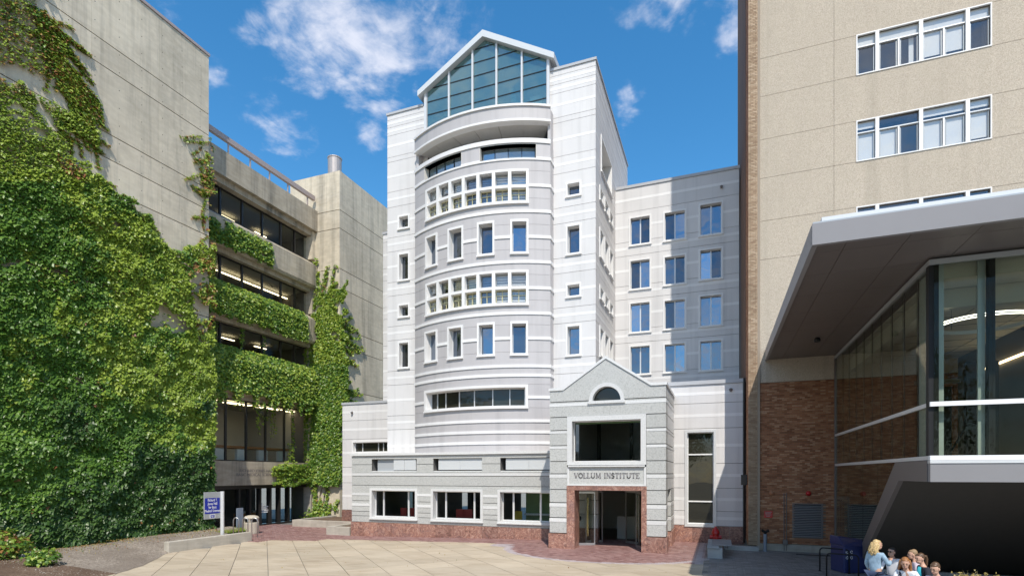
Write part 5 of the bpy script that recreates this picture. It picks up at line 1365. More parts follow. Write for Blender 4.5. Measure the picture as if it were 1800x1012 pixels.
# canopy
seams = [XCL, 6.35, 10.5, xe_]
for a, b in zip(seams, seams[1:]): M().box(a + .004, b - .004, YCF, YCF + .12, ZCB, ZCT).build('canopy_fascia', 'fascia', lob)
ys2 = [YCF + .124, 18.8, 23.5, YR - .01]
for a, b in zip(ys2, ys2[1:]): M().box(XCL, XCL + .12, a + .004, b - .004, ZCB, ZCT).build('canopy_fascia', 'fascia', lob)
M().box(XCL + .02, xe_, YCF + .02, YR - .02, ZCT, ZCT + .04).build('canopy_roof', 'alum_grey', lob)
M().box(XCL + .25, xe_, YCF + .35, YCF + .8, ZCT + .04, ZCT + .26).build('roof_kerb', 'alum', lob)
gxs = [XCL + .124, 2.75, 4.0, 5.3, 7.2, 9.6, 12.2, xe_]; gys = [YCF + .124, 15.0, 16.6, 18.4, 20.4, 22.8, 25.4, YR - .02]
for a, b in zip(gxs, gxs[1:]):
    for c, d in zip(gys, gys[1:]):
        M().box(a + .006, b - .006, c + .006, d - .006, ZCB + .05, ZCB + .09).build('soffit_panel', 'soffit_metal', lob)
M().box(XCL + .12, xe_, YCF + .12, YR - .02, ZCB + .1, ZCB + .14).build('soffit_backing', 'black', lob)
M().lathe([(.07, 0), (.12, -.08), (.1, -.16)], (3.6, 24.3, ZCB + .05), 10).build('soffit_camera', 'black', lob)
# glass walls
ZG1 = 8.86; zt1, zt2 = 5.31, 3.99
for Zt, mat_ in ((zt1, 'paint_white'), (zt2, 'paint_white')):
    M().box(XGL - .04, xe_, YGL - .06, YGL + .06, Zt - .055, Zt + .055).build('transom', mat_, lob)
    M().box(XGL - .045, XGL + .045, YGL + .061, YR - .02, Zt - .05, Zt + .05).build('transom', 'alum', lob)
M().box(XGL - .06, xe_, YGL - .05, YGL + .05, ZG1 - .12, ZG1).build('head_rail', 'alum_grey', lob)
M().box(XGL - .06, XGL + .05, YGL + .051, YR - .02, ZG1 - .12, ZG1).build('head_rail', 'alum_grey', lob)
fx = [XGL + .05] + [X_Y(1745, YGL), X_Y(1745, YGL) + 1.75, X_Y(1745, YGL) + 3.5, xe_]
for z0, z1 in ((zt2 + .056, zt1 - .056), (zt1 + .056, ZG1 - .125)):
    for a, b in zip(fx, fx[1:]): M().box(a + .004, b - .004, YGL - .012, YGL + .012, z0, z1).build('glass_pane', 'g_lobby', lob)
for c in fx[1:-1]: M().box(c - .06, c + .06, YGL + .02, YGL + .2, zt2, ZG1 - .01).build('mullion', 'black', lob)
M().box(XGL - .05, XGL + .16, YGL + .02, YGL + .2, zt2 + .06, ZG1 - .01).build('corner_post', 'black', lob)
for c in [XGL + .25] + [c - .14 for c in fx[1:-1]]: M().box(c - .07, c + .07, YGL + .21, YGL + .27, zt2 + .06, ZG1 - .01).build('glass_fin', 'blind_fin', lob)
fy = [YGL + .2] + [Y_X(u_, XGL) for u_ in (1611, 1587, 1566, 1547.5, 1531.5, 1517, 1504, 1491.5, 1480.5)] + [YR - .02]
for z0, z1 in ((zt2 + .051, zt1 - .051), (zt1 + .051, ZG1 - .125)):
    for a, b in zip(fy, fy[1:]): M().box(XGL - .012, XGL + .012, a + .006, b - .006, z0, z1).build('glass_pane', 'g_lobby', lob)
for c in fy[1:-1]: M().box(XGL + .02, XGL + .05, c - .02, c + .02, zt2, ZG1 - .01).build('glass_joint', 'dark', lob)
M().box(XGL + .05, XGL + .12, fy[1] - .5, fy[1] - .05, zt2 + .06, ZG1 - .2).build('glass_fin', 'blind_fin', lob)
M().box(XGL + .3, XGL + .42, fy[2] - .6, fy[2] - .2, zt2 + .06, ZG1 - .2).build('glass_fin', 'blind_fin', lob)
M().box(XGL - .05, XGL + .05, YR - .12, YR - .02, 0, ZG1).build('corner_post', 'fascia_dark', lob)
# low triangular glazing under the stair and the stair's folded underside
ya, za2 = 18.7, 3.37; yb2, zb2 = 23.85, .0
slope = (za2 - zb2) / (yb2 - ya)
for a, b in ((19.6, 21.2), (21.2, 23.2), (23.2, 25.6), (25.6, YR - .13)):
    zl_ = lambda y: max(.0, za2 + .66 - slope * (y - ya))
    M().prism([(a + .005, zl_(a)), (b - .005, zl_(b)), (b - .005, zt2 - .055), (a + .005, zt2 - .055)] , mapW(XGL), -.012, .012).build('glass_pane', 'g_lobby', lob)
for a, b in zip([XGL - .045, 7.4, 10.4], [7.4, 10.4, xe_]): M().box(a + .004, b - .004, YGL - .07, YGL + .1, 3.4, zt2 - .14).build('edge_fascia', 'fascia', lob)
M().box(XGL - .05, xe_, YGL - .09, YGL + .1, zt2 - .135, zt2 - .06).build('edge_trim', 'alum', lob)
poly = [(YGL + .101, 3.4), (ya, 3.4), (yb2, -.05), (yb2 + .72, -.05), (ya + .35, zt2 - .06), (YGL + .101, zt2 - .06)]
M().prism(poly, mapW(XGL), -.06, .06).build('stair_fascia', 'fascia_dark', lob)
M().add([(XGL + .06, YGL + .11, 3.42), (xe_, YGL + .11, 3.42), (xe_, ya, 3.42), (XGL + .06, ya, 3.42), (xe_, yb2, -.03), (XGL + .06, yb2, -.03)], [(0, 1, 2, 3), (3, 2, 4, 5)]).build('stair_soffit', 'void', lob)
M().add([(XGL + .06, YGL + .1, 3.92), (xe_, YGL + .1, 3.92), (xe_, ya + .3, 3.92), (XGL + .06, ya + .3, 3.92), (xe_, yb2 + .6, .3), (XGL + .06, yb2 + .6, .3)], [(0, 1, 2, 3), (3, 2, 4, 5)]).build('stair_floor', 'fascia_dark', lob)
# brick cheek wall under the lobby, right
ck = M().box(11.06, 11.3, 14.5, YR - .6, 0, 3.4).build('cheek_wall', 'mortar', lob)
bricks(M(), mapW(11.05), 15.0, 26, .05, 3.35).build('wall_bricks', 'brick', ck, kind='stuff', recalc=False)
M().box(5.2, 11, 22.2, 22.4, 0, .3).build('low_kerb', 'conc_grey', lob)
# inside: ceiling, downstand beams, ring light, warm strip, back partitions, stair rails
M().box(XGL + .1, xe_, YGL + .3, YR - .05, 8.45, 8.5).build('lobby_ceiling', 'ceiling', lob)
M().box(XGL + .1, xe_, YGL + .3, YGL + .36, 8.5, 8.84).build('ceiling_edge', 'ceiling', lob)
for i in range(7):
    M().box(XGL + .1, xe_, YGL + 3.2 + i * 1.2, YGL + 3.22 + i * 1.2, 8.44, 8.449).build('ceiling_joint', 'dark', lob)
for i in range(5): M().box(7.0 + i * 1.6, 7.02 + i * 1.6, YGL + 3, YR - .1, 8.44, 8.449).build('ceiling_joint', 'dark', lob)
M().box(XGL + .3, xe_, YGL + 1.2, YGL + 1.5, 7.95, 8.44).build('ceiling_beam', 'ceiling', lob)
M().box(XGL + .3, XGL + .6, YGL + 1.6, YR - 1, 7.95, 8.44).build('ceiling_beam', 'ceiling', lob)
for dd in (0, .14): M().box(XGL + .9 + dd, XGL + .94 + dd, YGL + 2.0, YR - 6, 8.43, 8.448).build('linear_diffuser', 'black', lob)
for dd in (0, .14): M().box(XGL + 3.2, xe_, YGL + 2.6 + dd, YGL + 2.64 + dd, 8.43, 8.448).build('linear_diffuser', 'black', lob)
m = M(); cxr, cyr, czr, rr_ = X_Y(1729, 18.2), 18.2, Z_Y(1729, 571, 18.2), 1.05; NR = 48
for i in range(NR):
    t0, t1 = 2 * math.pi * i / NR, 2 * math.pi * (i + 1) / NR
    A = [(cxr + rr_ * math.cos(t) * q, cyr + rr_ * math.sin(t) * q) for t, q in ((t0, 1), (t1, 1), (t1, .965), (t0, .965))]
    m.hexa([(x, y, czr) for x, y in A] + [(x, y, czr + .1) for x, y in A])
ring = m.build('ring_light', 'alum', lob)
for zo in (.004, .07):
    m = M()
    for i in range(NR):
        t0, t1 = 2 * math.pi * i / NR, 2 * math.pi * (i + 1) / NR
        A = [(cxr + rr_ * math.cos(t) * q, cyr + rr_ * math.sin(t) * q) for t, q in ((t0, 1.008), (t1, 1.008), (t1, 1.001), (t0, 1.001))]
        m.hexa([(x, y, czr + zo) for x, y in A] + [(x, y, czr + zo + .02) for x, y in A])
    m.build('lit_strip', 'ringlamp', ring)
for k in range(3):
    t = k * 2.1; M().tube([(cxr + .9 * math.cos(t), cyr + .9 * math.sin(t), czr + .1), (cxr + .9 * math.cos(t), cyr + .9 * math.sin(t), 8.44)], .006, 4).build('suspension_wire', 'dark', ring)
M().box(9.3, 9.36, 18.6, 26, 7.5, 7.56).build('warm_strip', 'warmstrip', lob)
M().box(9.37, 9.5, 17.5, YR - .1, 3.0, 8.44).build('inner_wall', 'interior', lob)
for x0, x1, zz1 in ((6.6, 7.5, 6.6), (7.9, 8.3, 7.4), (8.5, 8.8, 7.4)):
    M().box(x0, x1, 23, 23.2, 3.0, zz1).build('inner_panel', 'interior_dark', lob)
M().box(6.4, 7.7, 22.9, 22.98, 6.7, 6.85).build('inner_frame', 'interior', lob)
for k in range(2):
    xk = 6.2 + 3.0 * k
    m = M(); m.tube([(xk, 18.0, 4.9), (xk, 24.0, 1.2)], .03, 6); m.tube([(xk, 18.0, 4.9), (xk, 16.9, 4.95)], .03, 6)
    for t in np.linspace(0, 1, 6): m.tube([(xk, 18 + 6 * t, 3.95 - 3.9 * t), (xk, 18 + 6 * t, 4.9 - 3.7 * t)], .02, 6)
    m.build('stair_rail', 'black', lob)
m = M(); m.tube([(9.0, 17.6, 4.9), (9.0, 17.6, 6.0), (9.0, 22, 8.2)], .035, 6); m.build('stair_rail', 'black', lob)

# ================================================================ THINGS ON THE PLAZA
# planting bed in front of the ivy wall
bed = M(); NX, NY = 14, 34
bx0, bx1, by0, by1 = -30.2, -19, 8.5, 27.0
def edge_x(y):      # plaza side of the bed
    pts = [(8.5, -19.6), (15.9, -22.55), (16.6, -23.1), (19.1, -25.3), (24.25, -25.3), (24.6, -28.0), (27, -28.6)]
    for (y0, x0), (y1, x1) in zip(pts, pts[1:]):
        if y <= y1: return x0 + (x1 - x0) * (y - y0) / (y1 - y0)
    return -28.6
for i in range(NX + 1):
    for k in range(NY + 1):
        y = by0 + (by1 - by0) * k / NY; xe = edge_x(y) + random.uniform(-.07, .07); x = xe + (bx0 - xe) * i / NX
        t = i / NX
        z = -.268 + .30 * min(1, t * 1.3) + (.24 if y > 18.9 and i > 0 else 0) * min(1, (y - 18.9) / 1.5) * (1 - t * .6) + random.uniform(-.015, .02)
        if i == 0: z = -.27
        bed.v.append((x, y, z))
for i in range(NX):
    for k in range(NY):
        a = i * (NY + 1) + k; bed.f.append((a, a + 1, a + NY + 2, a + NY + 1)); bed.mi.append(1 if k < 11 else 0)
bed.build('gravel_bed', ['gravel', 'mulch'], None, 'sloping bed of gravel and mulch below the ivy wall', 'structure', recalc=False)
# loose stones and fallen leaves
st = M()
for _ in range(2600):
    y = random.uniform(13, 25); t = random.random(); xe = edge_x(y); x = xe + (-30 - xe) * t
    z = -.268 + .30 * min(1, t * 1.3) + (.24 * min(1, max(0, (y - 18.9) / 1.5)) * (1 - t * .6) if y > 18.9 else 0)
    r_ = random.uniform(.015, .04)
    c = [(x + r_ * random.uniform(.6, 1.2) * math.cos(a), y + r_ * random.uniform(.6, 1.2) * math.sin(a), z) for a in (0, 1.6, 3.1, 4.7)] + [(x, y, z + r_ * .9)]
    st.add(c, [(0, 1, 4), (1, 2, 4), (2, 3, 4), (3, 0, 4)])
st.build('loose_stones', 'gravel', None, 'loose stones scattered over the gravel bed', 'stuff', recalc=False)
n = 2600; y = rng.uniform(13, 25.4, n); xx = -29.7 + rng.exponential(.7, n); P = np.stack([xx, y, np.full(n, .05) - (xx + 29.7) * .02 + .02], 1)
P = P[xx < -26]
P[:, 2] += np.where(P[:, 1] > 18.9, .1, 0)
o = leaves('fallen_leaves', P, (.3, 0, 1), rng.uniform(.07, .13, len(P)), ['leaf_dry', 'leaf_red', 'leaf'], rng.choice([0, 1, 2], len(P), p=[.4, .4, .2]), None, kind='stuff'); o['label'] = 'dry leaves fallen along the foot of the ivy'
n = 260; x = rng.uniform(-24, 0, n); y = rng.uniform(15.5, 27.5, n); P = np.stack([x, y, np.array([gz(q) for q in x]) + .02], 1)
o = leaves('scattered_leaves', P, (.3, 0, 1), rng.uniform(.04, .09, n), ['leaf_dry', 'leaf_red', 'leaf'], rng.choice([0, 1, 2], n, p=[.55, .35, .1]), None, kind='stuff'); o['label'] = 'a few dry leaves blown over the plaza slabs'
n = 5000; y = rng.uniform(23.5, 27.5, n); xx = rng.uniform(-31, -28.2, n); P = np.stack([xx, y, np.full(n, .0)], 1)
M().box(-31.9, -28.3, 24.2, 27.6, -.3, -.02).build('lawn', 'turf', None, 'small strip of lawn behind the bicycle hoops', 'structure')
gm = M()
for x, yv in zip(xx, y):
    h = random.uniform(.06, .16); a = random.random() * 6; w = .012
    gm.add([(x - w * math.cos(a), yv - w * math.sin(a), -.03), (x + w * math.cos(a), yv + w * math.sin(a), -.03), (x + random.gauss(0, .03), yv + random.gauss(0, .03), h)], [(0, 1, 2)])
gm.build('grass_blades', 'leaf_young', None, 'blades of grass on the small lawn', 'stuff', recalc=False)
# low wall with sign
w = M().box(-25.55, -25.2, 19.15, 24.25, -.35, .25); tag(w.build('low_wall', 'conc_clean', bevel=.015), 'low pale concrete wall edging the bed below the blue sign', 'wall')
sg = empty('hall_sign', (-26, 22.5, .05), 'grey metal sign with blue panel on a post before the ivy', 'sign')
sx_ = -26.0; y0, y1, z0, z1 = Y_X(358.5, sx_), Y_X(391.5, sx_), Z_X(375, 911, sx_), Z_X(375, 864, sx_)
M().box(sx_ - .04, sx_ + .04, y0, y1, z0, z1).build('sign_board', 'alum_grey', sg, bevel=.01)
M().tube([(sx_ + .1, y1 - .12, -.1), (sx_ + .1, y1 - .12, z1 + .02)], .1, 14).build('post', 'alum', sg)
hb = z1 - z0
M().box(sx_ + .041, sx_ + .05, y0 + .02, y1 - .24, z0 + hb * .2, z0 + hb * .78).build('blue_panel', 'signblue', sg)
ym = (y0 + y1) / 2 - .1
text('Richard T.\nJones Hall\nfor Basic\nMedical Sciences', .205, (sx_ + .053, ym, z0 + hb * .655), (R(90), 0, R(90)), 'paint_white', sg, ext=.002, sx_=.72)
M().box(sx_ + .041, sx_ + .046, ym - .17, ym + .17, z0 + hb * .03, z0 + hb * .175).build('code_plate', 'paint_white', sg)
M().box(sx_ + .047, sx_ + .05, ym - .13, ym + .13, z0 + hb * .05, z0 + hb * .155).build('code_plate', 'signblue', sg)
text('RJH', .12, (sx_ + .053, ym, z0 + hb * .075), (R(90), 0, R(90)), 'paint_white', sg, ext=.002, sx_=.8)
# bicycle hoops, left
def hoop(x, y, h, w, ang, r_, mat, label, group, z=0, rc=None):
    o = empty('bike_hoop', (x, y, z), label, 'bike rack', group, rz=ang)
    rc = rc or w / 2
    pp = [(-w / 2, 0, -.05)] + [(-w / 2 + rc - rc * math.cos(t), 0, h - rc + rc * math.sin(t)) for t in np.linspace(0, math.pi / 2, 7)] + [(w / 2 - rc + rc * math.sin(t), 0, h - rc + rc * math.cos(t)) for t in np.linspace(0, math.pi / 2, 7)] + [(w / 2, 0, -.05)]
    M().tube(pp, r_, 8).build('hoop_tube', mat, o, smooth=True)
    for s in (-1, 1): M().lathe([(r_ * 2.2, 0), (r_ * 2.2, .012)], (s * w / 2, 0, .002), 10).build('foot_plate', mat, o)
for i, (u_, dd) in enumerate(((415, 33.8), (431, 33.6), (447.5, 33.4))):
    dx, dy = ray(u_); lab = ['silver bike hoop nearest the sign, behind the low wall', 'middle silver bike hoop in front of the litter bin', 'silver bike hoop standing on the brick paving by the wall end'][i]
    hoop(dx * dd, dy * dd, 1.17, .33, R(25), .032, 'steel', lab, 'silver bike hoops beside the low wall', -.28)
# litter bin
bn = empty('litter_bin', (-28.3, 27.2, -.28), 'round sand-coloured litter bin with domed top by the entrance', 'litter bin')
M().lathe([(.44, 0), (.46, .05), (.46, .72), (.44, .75)], (-28.3, 27.2, -.28), 20).build('bin_body', 'sandbin', bn)
M().lathe([(.36, .75), (.36, 1.0)], (-28.3, 27.2, -.28), 20).build('bin_opening', 'black', bn)
for k in range(4): 
    t = k * math.pi / 2 + .5; M().box(-28.3 + .36 * math.cos(t) - .07, -28.3 + .36 * math.cos(t) + .07, 27.2 + .36 * math.sin(t) - .07, 27.2 + .36 * math.sin(t) + .07, .475, .72).build('lid_post', 'sandbin', bn)
M().lathe([(.46, .99), (.46, 1.05), (.38, 1.14), (.2, 1.19), (.02, 1.2)], (-28.3, 27.2, -.28), 20).build('lid', 'sandbin', bn)
tag(M().box(-29.5, -29.42, 27.1, 27.6, -.28, 1.35).build('information_post', 'bluegrey', bevel=.01), 'flat blue grey information post left of the litter bin', 'post')
# planters
tag(M().box(-29.4, -21.6, 32.0, 32.35, -.35, .22).box(-29.4, -29.05, 32.351, 36.6, -.35, .22).build('planter_wall', 'conc_clean', bevel=.015), 'long low concrete planter wall before the stair tower', 'planter')
M().box(-29.05, -21.6, 32.352, 36.65, -.35, .12).build('planter_soil', 'mulch', None, 'dark soil filling the long planter', 'structure')
tag(M().box(-23.4, -21.62, 28.45, 28.8, -.35, .25).box(-23.4, -23.05, 28.801, 31.99, -.35, .25).build('planter_wall', 'conc_clean', bevel=.015), 'short concrete planter wall against the podium corner', 'planter')
M().box(-23.05, -21.62, 28.802, 31.98, -.35, .17).build('planter_soil', 'mulch', None, 'soil in the short planter by the podium', 'structure')
# bushes and rock at lower left
def bush(name, c, rx, rz_, n, label, mats, p, size=(.1, .2), stem=True):
    o = empty(name, c, label, 'shrub')
    d = rng.normal(size=(n, 3)); d /= np.linalg.norm(d, axis=1)[:, None]; r_ = rng.random(n) ** .45
    P = np.array(c) + d * r_[:, None] * np.array([rx, rx, rz_]) + np.array([0, 0, rz_ * .85])
    P = P[P[:, 2] > c[2] - .02]
    nz_ = vnoise(P[:, 0] + P[:, 1], P[:, 2], 3, 50); P = P[nz_ > .25]
    dd = P - np.array(c) - np.array([0, 0, rz_ * .6]); dd[:, 2] = np.abs(dd[:, 2]) * .5; dd += 1e-4; dd /= np.linalg.norm(dd, axis=1)[:, None]
    dd[:, :2] += 1e-3
    leaves('foliage', P, dd, rng.uniform(*size, len(P)), mats, rng.choice(range(len(mats)), len(P), p=p), o, kind='stuff')
    if stem:
        m = M()
        for k in range(7):
            t = k * .9; m.tube([(c[0], c[1], c[2] - .05), (c[0] + rx * .35 * math.cos(t), c[1] + rx * .35 * math.sin(t), c[2] + rz_ * .7), (c[0] + rx * .7 * math.cos(t), c[1] + rx * .7 * math.sin(t), c[2] + rz_ * 1.4)], [.02, .014, .006], 5)
        m.build('stems', 'bark', o, recalc=False, kind='stuff')
dep = lambda u_, v_, z: ((HC - z) * FPX / (v_ - V0) * ray(u_)[0], (HC - z) * FPX / (v_ - V0) * ray(u_)[1], z)
bush('low_shrub', dep(74, 994, -.12), .62, .42, 420, 'small leafy shrub on the mulch in front of the rock', ['leaf', 'leaf_young'], [.6, .4], (.1, .18))
bush('yellowing_shrub', dep(2, 985, -.1), 1.0, .75, 1500, 'yellowing shrub at the left edge below the ivy', ['leaf', 'leaf_young', 'leaf_red'], [.3, .5, .2], (.12, .2))
m = M(); rc = dep(36, 982, -.12); NN = 14
for a in range(7):
    for b in range(NN):
        ph = a / 6 * math.pi / 2; q = 1 + .22 * math.sin(b * 2.3 + a) + random.uniform(-.1, .1)
        m.v.append((rc[0] + .7 * math.cos(ph) * math.cos(2 * math.pi * b / NN) * q, rc[1] + .5 * math.cos(ph) * math.sin(2 * math.pi * b / NN) * q, rc[2] - .05 + .36 * math.sin(ph) * q))
for a in range(6):
    for b in range(NN): m.f.append((a * NN + b, a * NN + (b + 1) % NN, (a + 1) * NN + (b + 1) % NN, (a + 1) * NN + b)); m.mi.append(0)
tag(m.build('boulder', 'rock'), 'low grey boulder half hidden between two shrubs', 'boulder')

# small fittings on the walls
def camera_fitting(x, y, z, label):
    m = M(); m.lathe([(.03, .08), (.085, .05), (.085, .0), (.065, -.06), (.015, -.1)], (x, y - .1, z), 12); m.box(x - .02, x + .02, y - .1, y, z + .05, z + .09)
    tag(m.build('security_camera', 'fascia_dark'), label, 'security camera', 'dome cameras on the white walls')
camera_fitting(X_Y(1284.5, YLB), YLB - .01, Z_Y(1284.5, 685, YLB), 'small dark dome camera at the top of the shaded low block')
camera_fitting(X_Y(620, YLL), YLL - .01, Z_Y(620, 725, YLL), 'small dark dome camera on the white low block beside the ivy')
camera_fitting(X_Y(1268, YW), YW - .01, Z_Y(1268, 329.5, YW), 'small dark dome camera under the roof of the right wing')
m = M(); x, y, z = X_Y(1310, YLB - .1), YR + .9, Z_Y(1310, 848, YR); m.box(XB0 - .28, XB0 - .005, YR + .7, YR + 1.1, 3.05, 3.55); tag(m.build('wall_box', 'dark'), 'dark electrical box on the corner beside the white block', 'electrical box')
# fire bells, sign, standpipe, conduits
for u_, v_, mt_, lb in ((1356.5, 866, 'brick', 'brown round alarm bell on the brick wall, left one'), (1421, 866.5, 'paint_red', 'red round alarm bell on the brick wall, above the vent')):
    x, z = X_Y(u_, YR), Z_Y(u_, v_, YR); m = M(); n_ = 16
    prof_ = [(.11, .0), (.11, .05), (.07, .1), (.02, .12)]
    for r_, d in prof_: m.v += [(x + r_ * math.cos(2 * math.pi * k / n_), YR - .005 - d, z + r_ * math.sin(2 * math.pi * k / n_)) for k in range(n_)]
    for a in range(3): m.f += [(a * n_ + k, a * n_ + (k + 1) % n_, (a + 1) * n_ + (k + 1) % n_, (a + 1) * n_ + k) for k in range(n_)]; m.mi += [0] * n_
    m.f.append(tuple(3 * n_ + k for k in range(n_))); m.mi.append(0)
    tag(m.build('alarm_bell', mt_), lb, 'alarm bell', 'alarm bells on the brick wall')
x, z = X_Y(1350.5, YR), Z_Y(1350.5, 903.5, YR)
sgn = empty('red_notice', (x, YR - .02, z), 'small red notice with white lines on the brick wall', 'sign')
M().box(x - .18, x + .18, YR - .03, YR - .005, z - .15, z + .17).build('plate', 'paint_red', sgn)
m = M()
for k, (a, b) in enumerate(((-.13, .14), (-.13, .1), (-.12, .12), (-.09, .07))): m.box(x + a, x + b, YR - .033, YR - .0305, z + .1 - k * .062, z + .122 - k * .062)
m.build('print_lines', 'fascia', sgn)
x = X_Y(1345, YR - .4); sp_ = empty('standpipe', (x, YR - .4, 0), 'blue grey standpipe with two black outlets before the brick wall', 'standpipe')
M().tube([(x, YR - .4, 0), (x, YR - .4, .82)], .075, 12).build('pipe', 'bluegrey', sp_)
m = M(); m.tube([(x, YR - .4, .82), (x, YR - .4, .92)], .06, 10); m.tube([(x - .15, YR - .44, 1.0), (x, YR - .4, .9)], .06, 10); m.tube([(x + .15, YR - .44, 1.0), (x, YR - .4, .9)], .06, 10); m.build('outlets', 'black', sp_)
x = X_Y(1378, YR); cn = empty('conduit', (x, YR - .05, 0), 'pair of thin conduits rising up the brick wall', 'conduit')
for dx in (0, .1): M().tube([(x + dx, YR - .04, .05), (x + dx, YR - .04, Z_Y(1378, 866, YR))], .018, 6).build('pipe', 'fascia_dark', cn)
M().box(x - .05, x + .15, YR - .1, YR - .01, .32, .55).build('junction_box', 'fascia_dark', cn)
# blue recycling bin with dome slot hood
bx, by = X_Y(1491, 23.2), 23.2; rb_ = empty('recycling_bin', (bx, by, 0), 'dark blue recycling bin with white symbols by the stair foot', 'recycling bin', rz=R(22))
M().box(-.42, .42, -.4, .4, .02, 1.0).build('bin_body', 'navy', rb_, bevel=.03)
M().hexa([(-.44, -.42, 1.0), (.44, -.42, 1.0), (.44, .42, 1.0), (-.44, .42, 1.0), (-.44, -.1, 1.32), (.44, -.1, 1.2), (.44, .42, 1.2), (-.44, .42, 1.32)]).build('hood', 'navy', rb_, bevel=.03)
m = M()
for k in range(2):
    z = .78 - k * .2
    for x in (-.3, -.14):
        for a in range(3): 
            t = a * 2.094 + .3; m.hexa([(x + .055 * math.cos(t + d), -.406, z + .055 * math.sin(t + d) * 1.2) for d in (0, 1.3)] + [(x + .03 * math.cos(t + d), -.406, z + .03 * math.sin(t + d) * 1.2) for d in (1.3, 0)] + [(x + .055 * math.cos(t + d), -.401, z + .055 * math.sin(t + d) * 1.2) for d in (0, 1.3)] + [(x + .03 * math.cos(t + d), -.401, z + .03 * math.sin(t + d) * 1.2) for d in (1.3, 0)])
m.build('recycling_marks', 'paint_white', rb_)
# black hoops, right
h1 = dep(1446, 1003, .014); h2 = dep(1487.5, 1007, .014)
hoop((h1[0] + h2[0]) / 2, (h1[1] + h2[1]) / 2, .86, .93, math.atan2(h2[1] - h1[1], h2[0] - h1[0]), .025, 'black', 'black bike hoop farther from the viewer, left of the blue bin', 'black bike hoops by the blue bin', .014, .12)
h1 = dep(1458, 1016, .014); h2 = dep(1504, 1020, .014)
hoop((h1[0] + h2[0]) / 2, (h1[1] + h2[1]) / 2, .86, .93, math.atan2(h2[1] - h1[1], h2[0] - h1[0]), .025, 'black', 'black bike hoop nearest the viewer, left of the blond woman', 'black bike hoops by the blue bin', .014, .12)
g_ = M(); c = dep(1433, 975, .02); g_.box(c[0] - .75, c[0] + .75, c[1] - .12, c[1] + .12, .006, .026)
tag(g_.build('drain_cover', 'black'), 'dark flat drain cover in the shaded grey paving', 'drain cover')
# bench with slatted top, hydrant
be = empty('bench', (-.2, 26, 0), 'concrete block bench with slatted wooden seat near the hydrant', 'bench')
M().box(-.46, .14, 24.75, 25.25, 0, .43).build('end_block', 'conc_grey', be, bevel=.02); M().box(-.46, .14, 27.3, 27.75, 0, .43).build('end_block', 'conc_grey', be, bevel=.02)
M().box(-.48, .0, 24.7, 27.8, .432, .49).build('seat_slab', 'conc_grey', be, bevel=.01)
for i in range(7): M().box(-.3, .52, 25.3 + i * .33, 25.3 + i * .33 + .2, .492, .53).build('slat', 'fascia', be)
for x in (-.2, .3): M().box(x, x + .06, 25.25, 27.3, .36, .43).build('seat_bearer', 'fascia_dark', be)
hx, hy = X_Y(1258, 28.9), 28.9; hy_ = empty('fire_hydrant', (hx, hy, 0), 'red fire hydrant behind the bench by the granite base', 'fire hydrant')
hy_.scale = (1.1, 1.1, 1.17); hy_.location = (X_Y(1258, 28.2), 28.2, 0)
M().lathe([(.2, 0), (.2, .05), (.13, .07), (.13, .58), (.17, .6), (.17, .64)], (hx, hy, 0), 16).build('barrel', 'paint_red', hy_)
M().lathe([(.17, .645), (.155, .72), (.11, .8), (.05, .85), (.045, .91), (.0, .91)], (hx, hy, 0), 16).build('bonnet', 'paint_red', hy_)
for s in (-1, 1): M().tube([(hx + s * .1, hy, .47), (hx + s * .24, hy, .47)], [.075, .085], 10).build('side_outlet', 'paint_red', hy_)
M().tube([(hx, hy - .1, .44), (hx, hy - .25, .44)], [.095, .105], 12).build('front_outlet', 'paint_red', hy_)

# ================================================================ PEOPLE
MAT['skin'] = plain('skin', (.56, .33, .235), .5, 0, .4, .06, 8)
MAT['hair_blond'] = plain('blond_hair', (.56, .40, .19), .45, 0, .5, .35, 30)
MAT['hair_auburn'] = plain('auburn_hair', (.30, .13, .045), .42, 0, .5, .35, 30)
MAT['hair_brown'] = plain('brown_hair', (.10, .055, .03), .42, 0, .5, .35, 30)
MAT['hair_dark'] = plain('dark_hair', (.03, .022, .018), .45, 0, .5, .3, 30)
MAT['hair_light'] = plain('cropped_fair_hair', (.30, .20, .115), .6, 0, .4, .3, 30)
MAT['denim'] = plain('light_denim', (.30, .42, .53), .85, 0, .2, .45, 11)
MAT['jeans'] = plain('dark_jeans', (.05, .07, .13), .85, 0, .2, .2, 9)
MAT['shirt_white'] = plain('white_shirt', (.74, .75, .78), .8, 0, .2, .06, 6)
MAT['shirt_teal'] = plain('teal_top', (.05, .42, .50), .8, 0, .2, .1, 6)
MAT['jacket_dark'] = plain('dark_jacket', (.03, .03, .04), .8, 0, .2, .2, 6)
MAT['shirt_pale'] = plain('pale_pink_top', (.62, .52, .58), .8, 0, .2, .06, 6)
MAT['lips'] = plain('lips', (.42, .16, .14), .5)
def skin(name, verts, edges, radii, mat, parent, sub=2):
    me = bpy.data.meshes.new(name); me.from_pydata(verts, edges, []); me.materials.append(MAT[mat])
    o = bpy.data.objects.new(name, me); COL.objects.link(o); o.parent = parent
    md = o.modifiers.new('skin', 'SKIN'); md.use_smooth_shade = True; md.use_x_symmetry = False
    for i, d in enumerate(me.skin_vertices[0].data):
        r_ = radii[i]; d.radius = r_ if isinstance(r_, tuple) else (r_, r_); d.use_root = (i == 0)
    s = o.modifiers.new('subdivision', 'SUBSURF'); s.levels = sub; s.render_levels = sub
    return o
def V3(*a): return Vector(a)
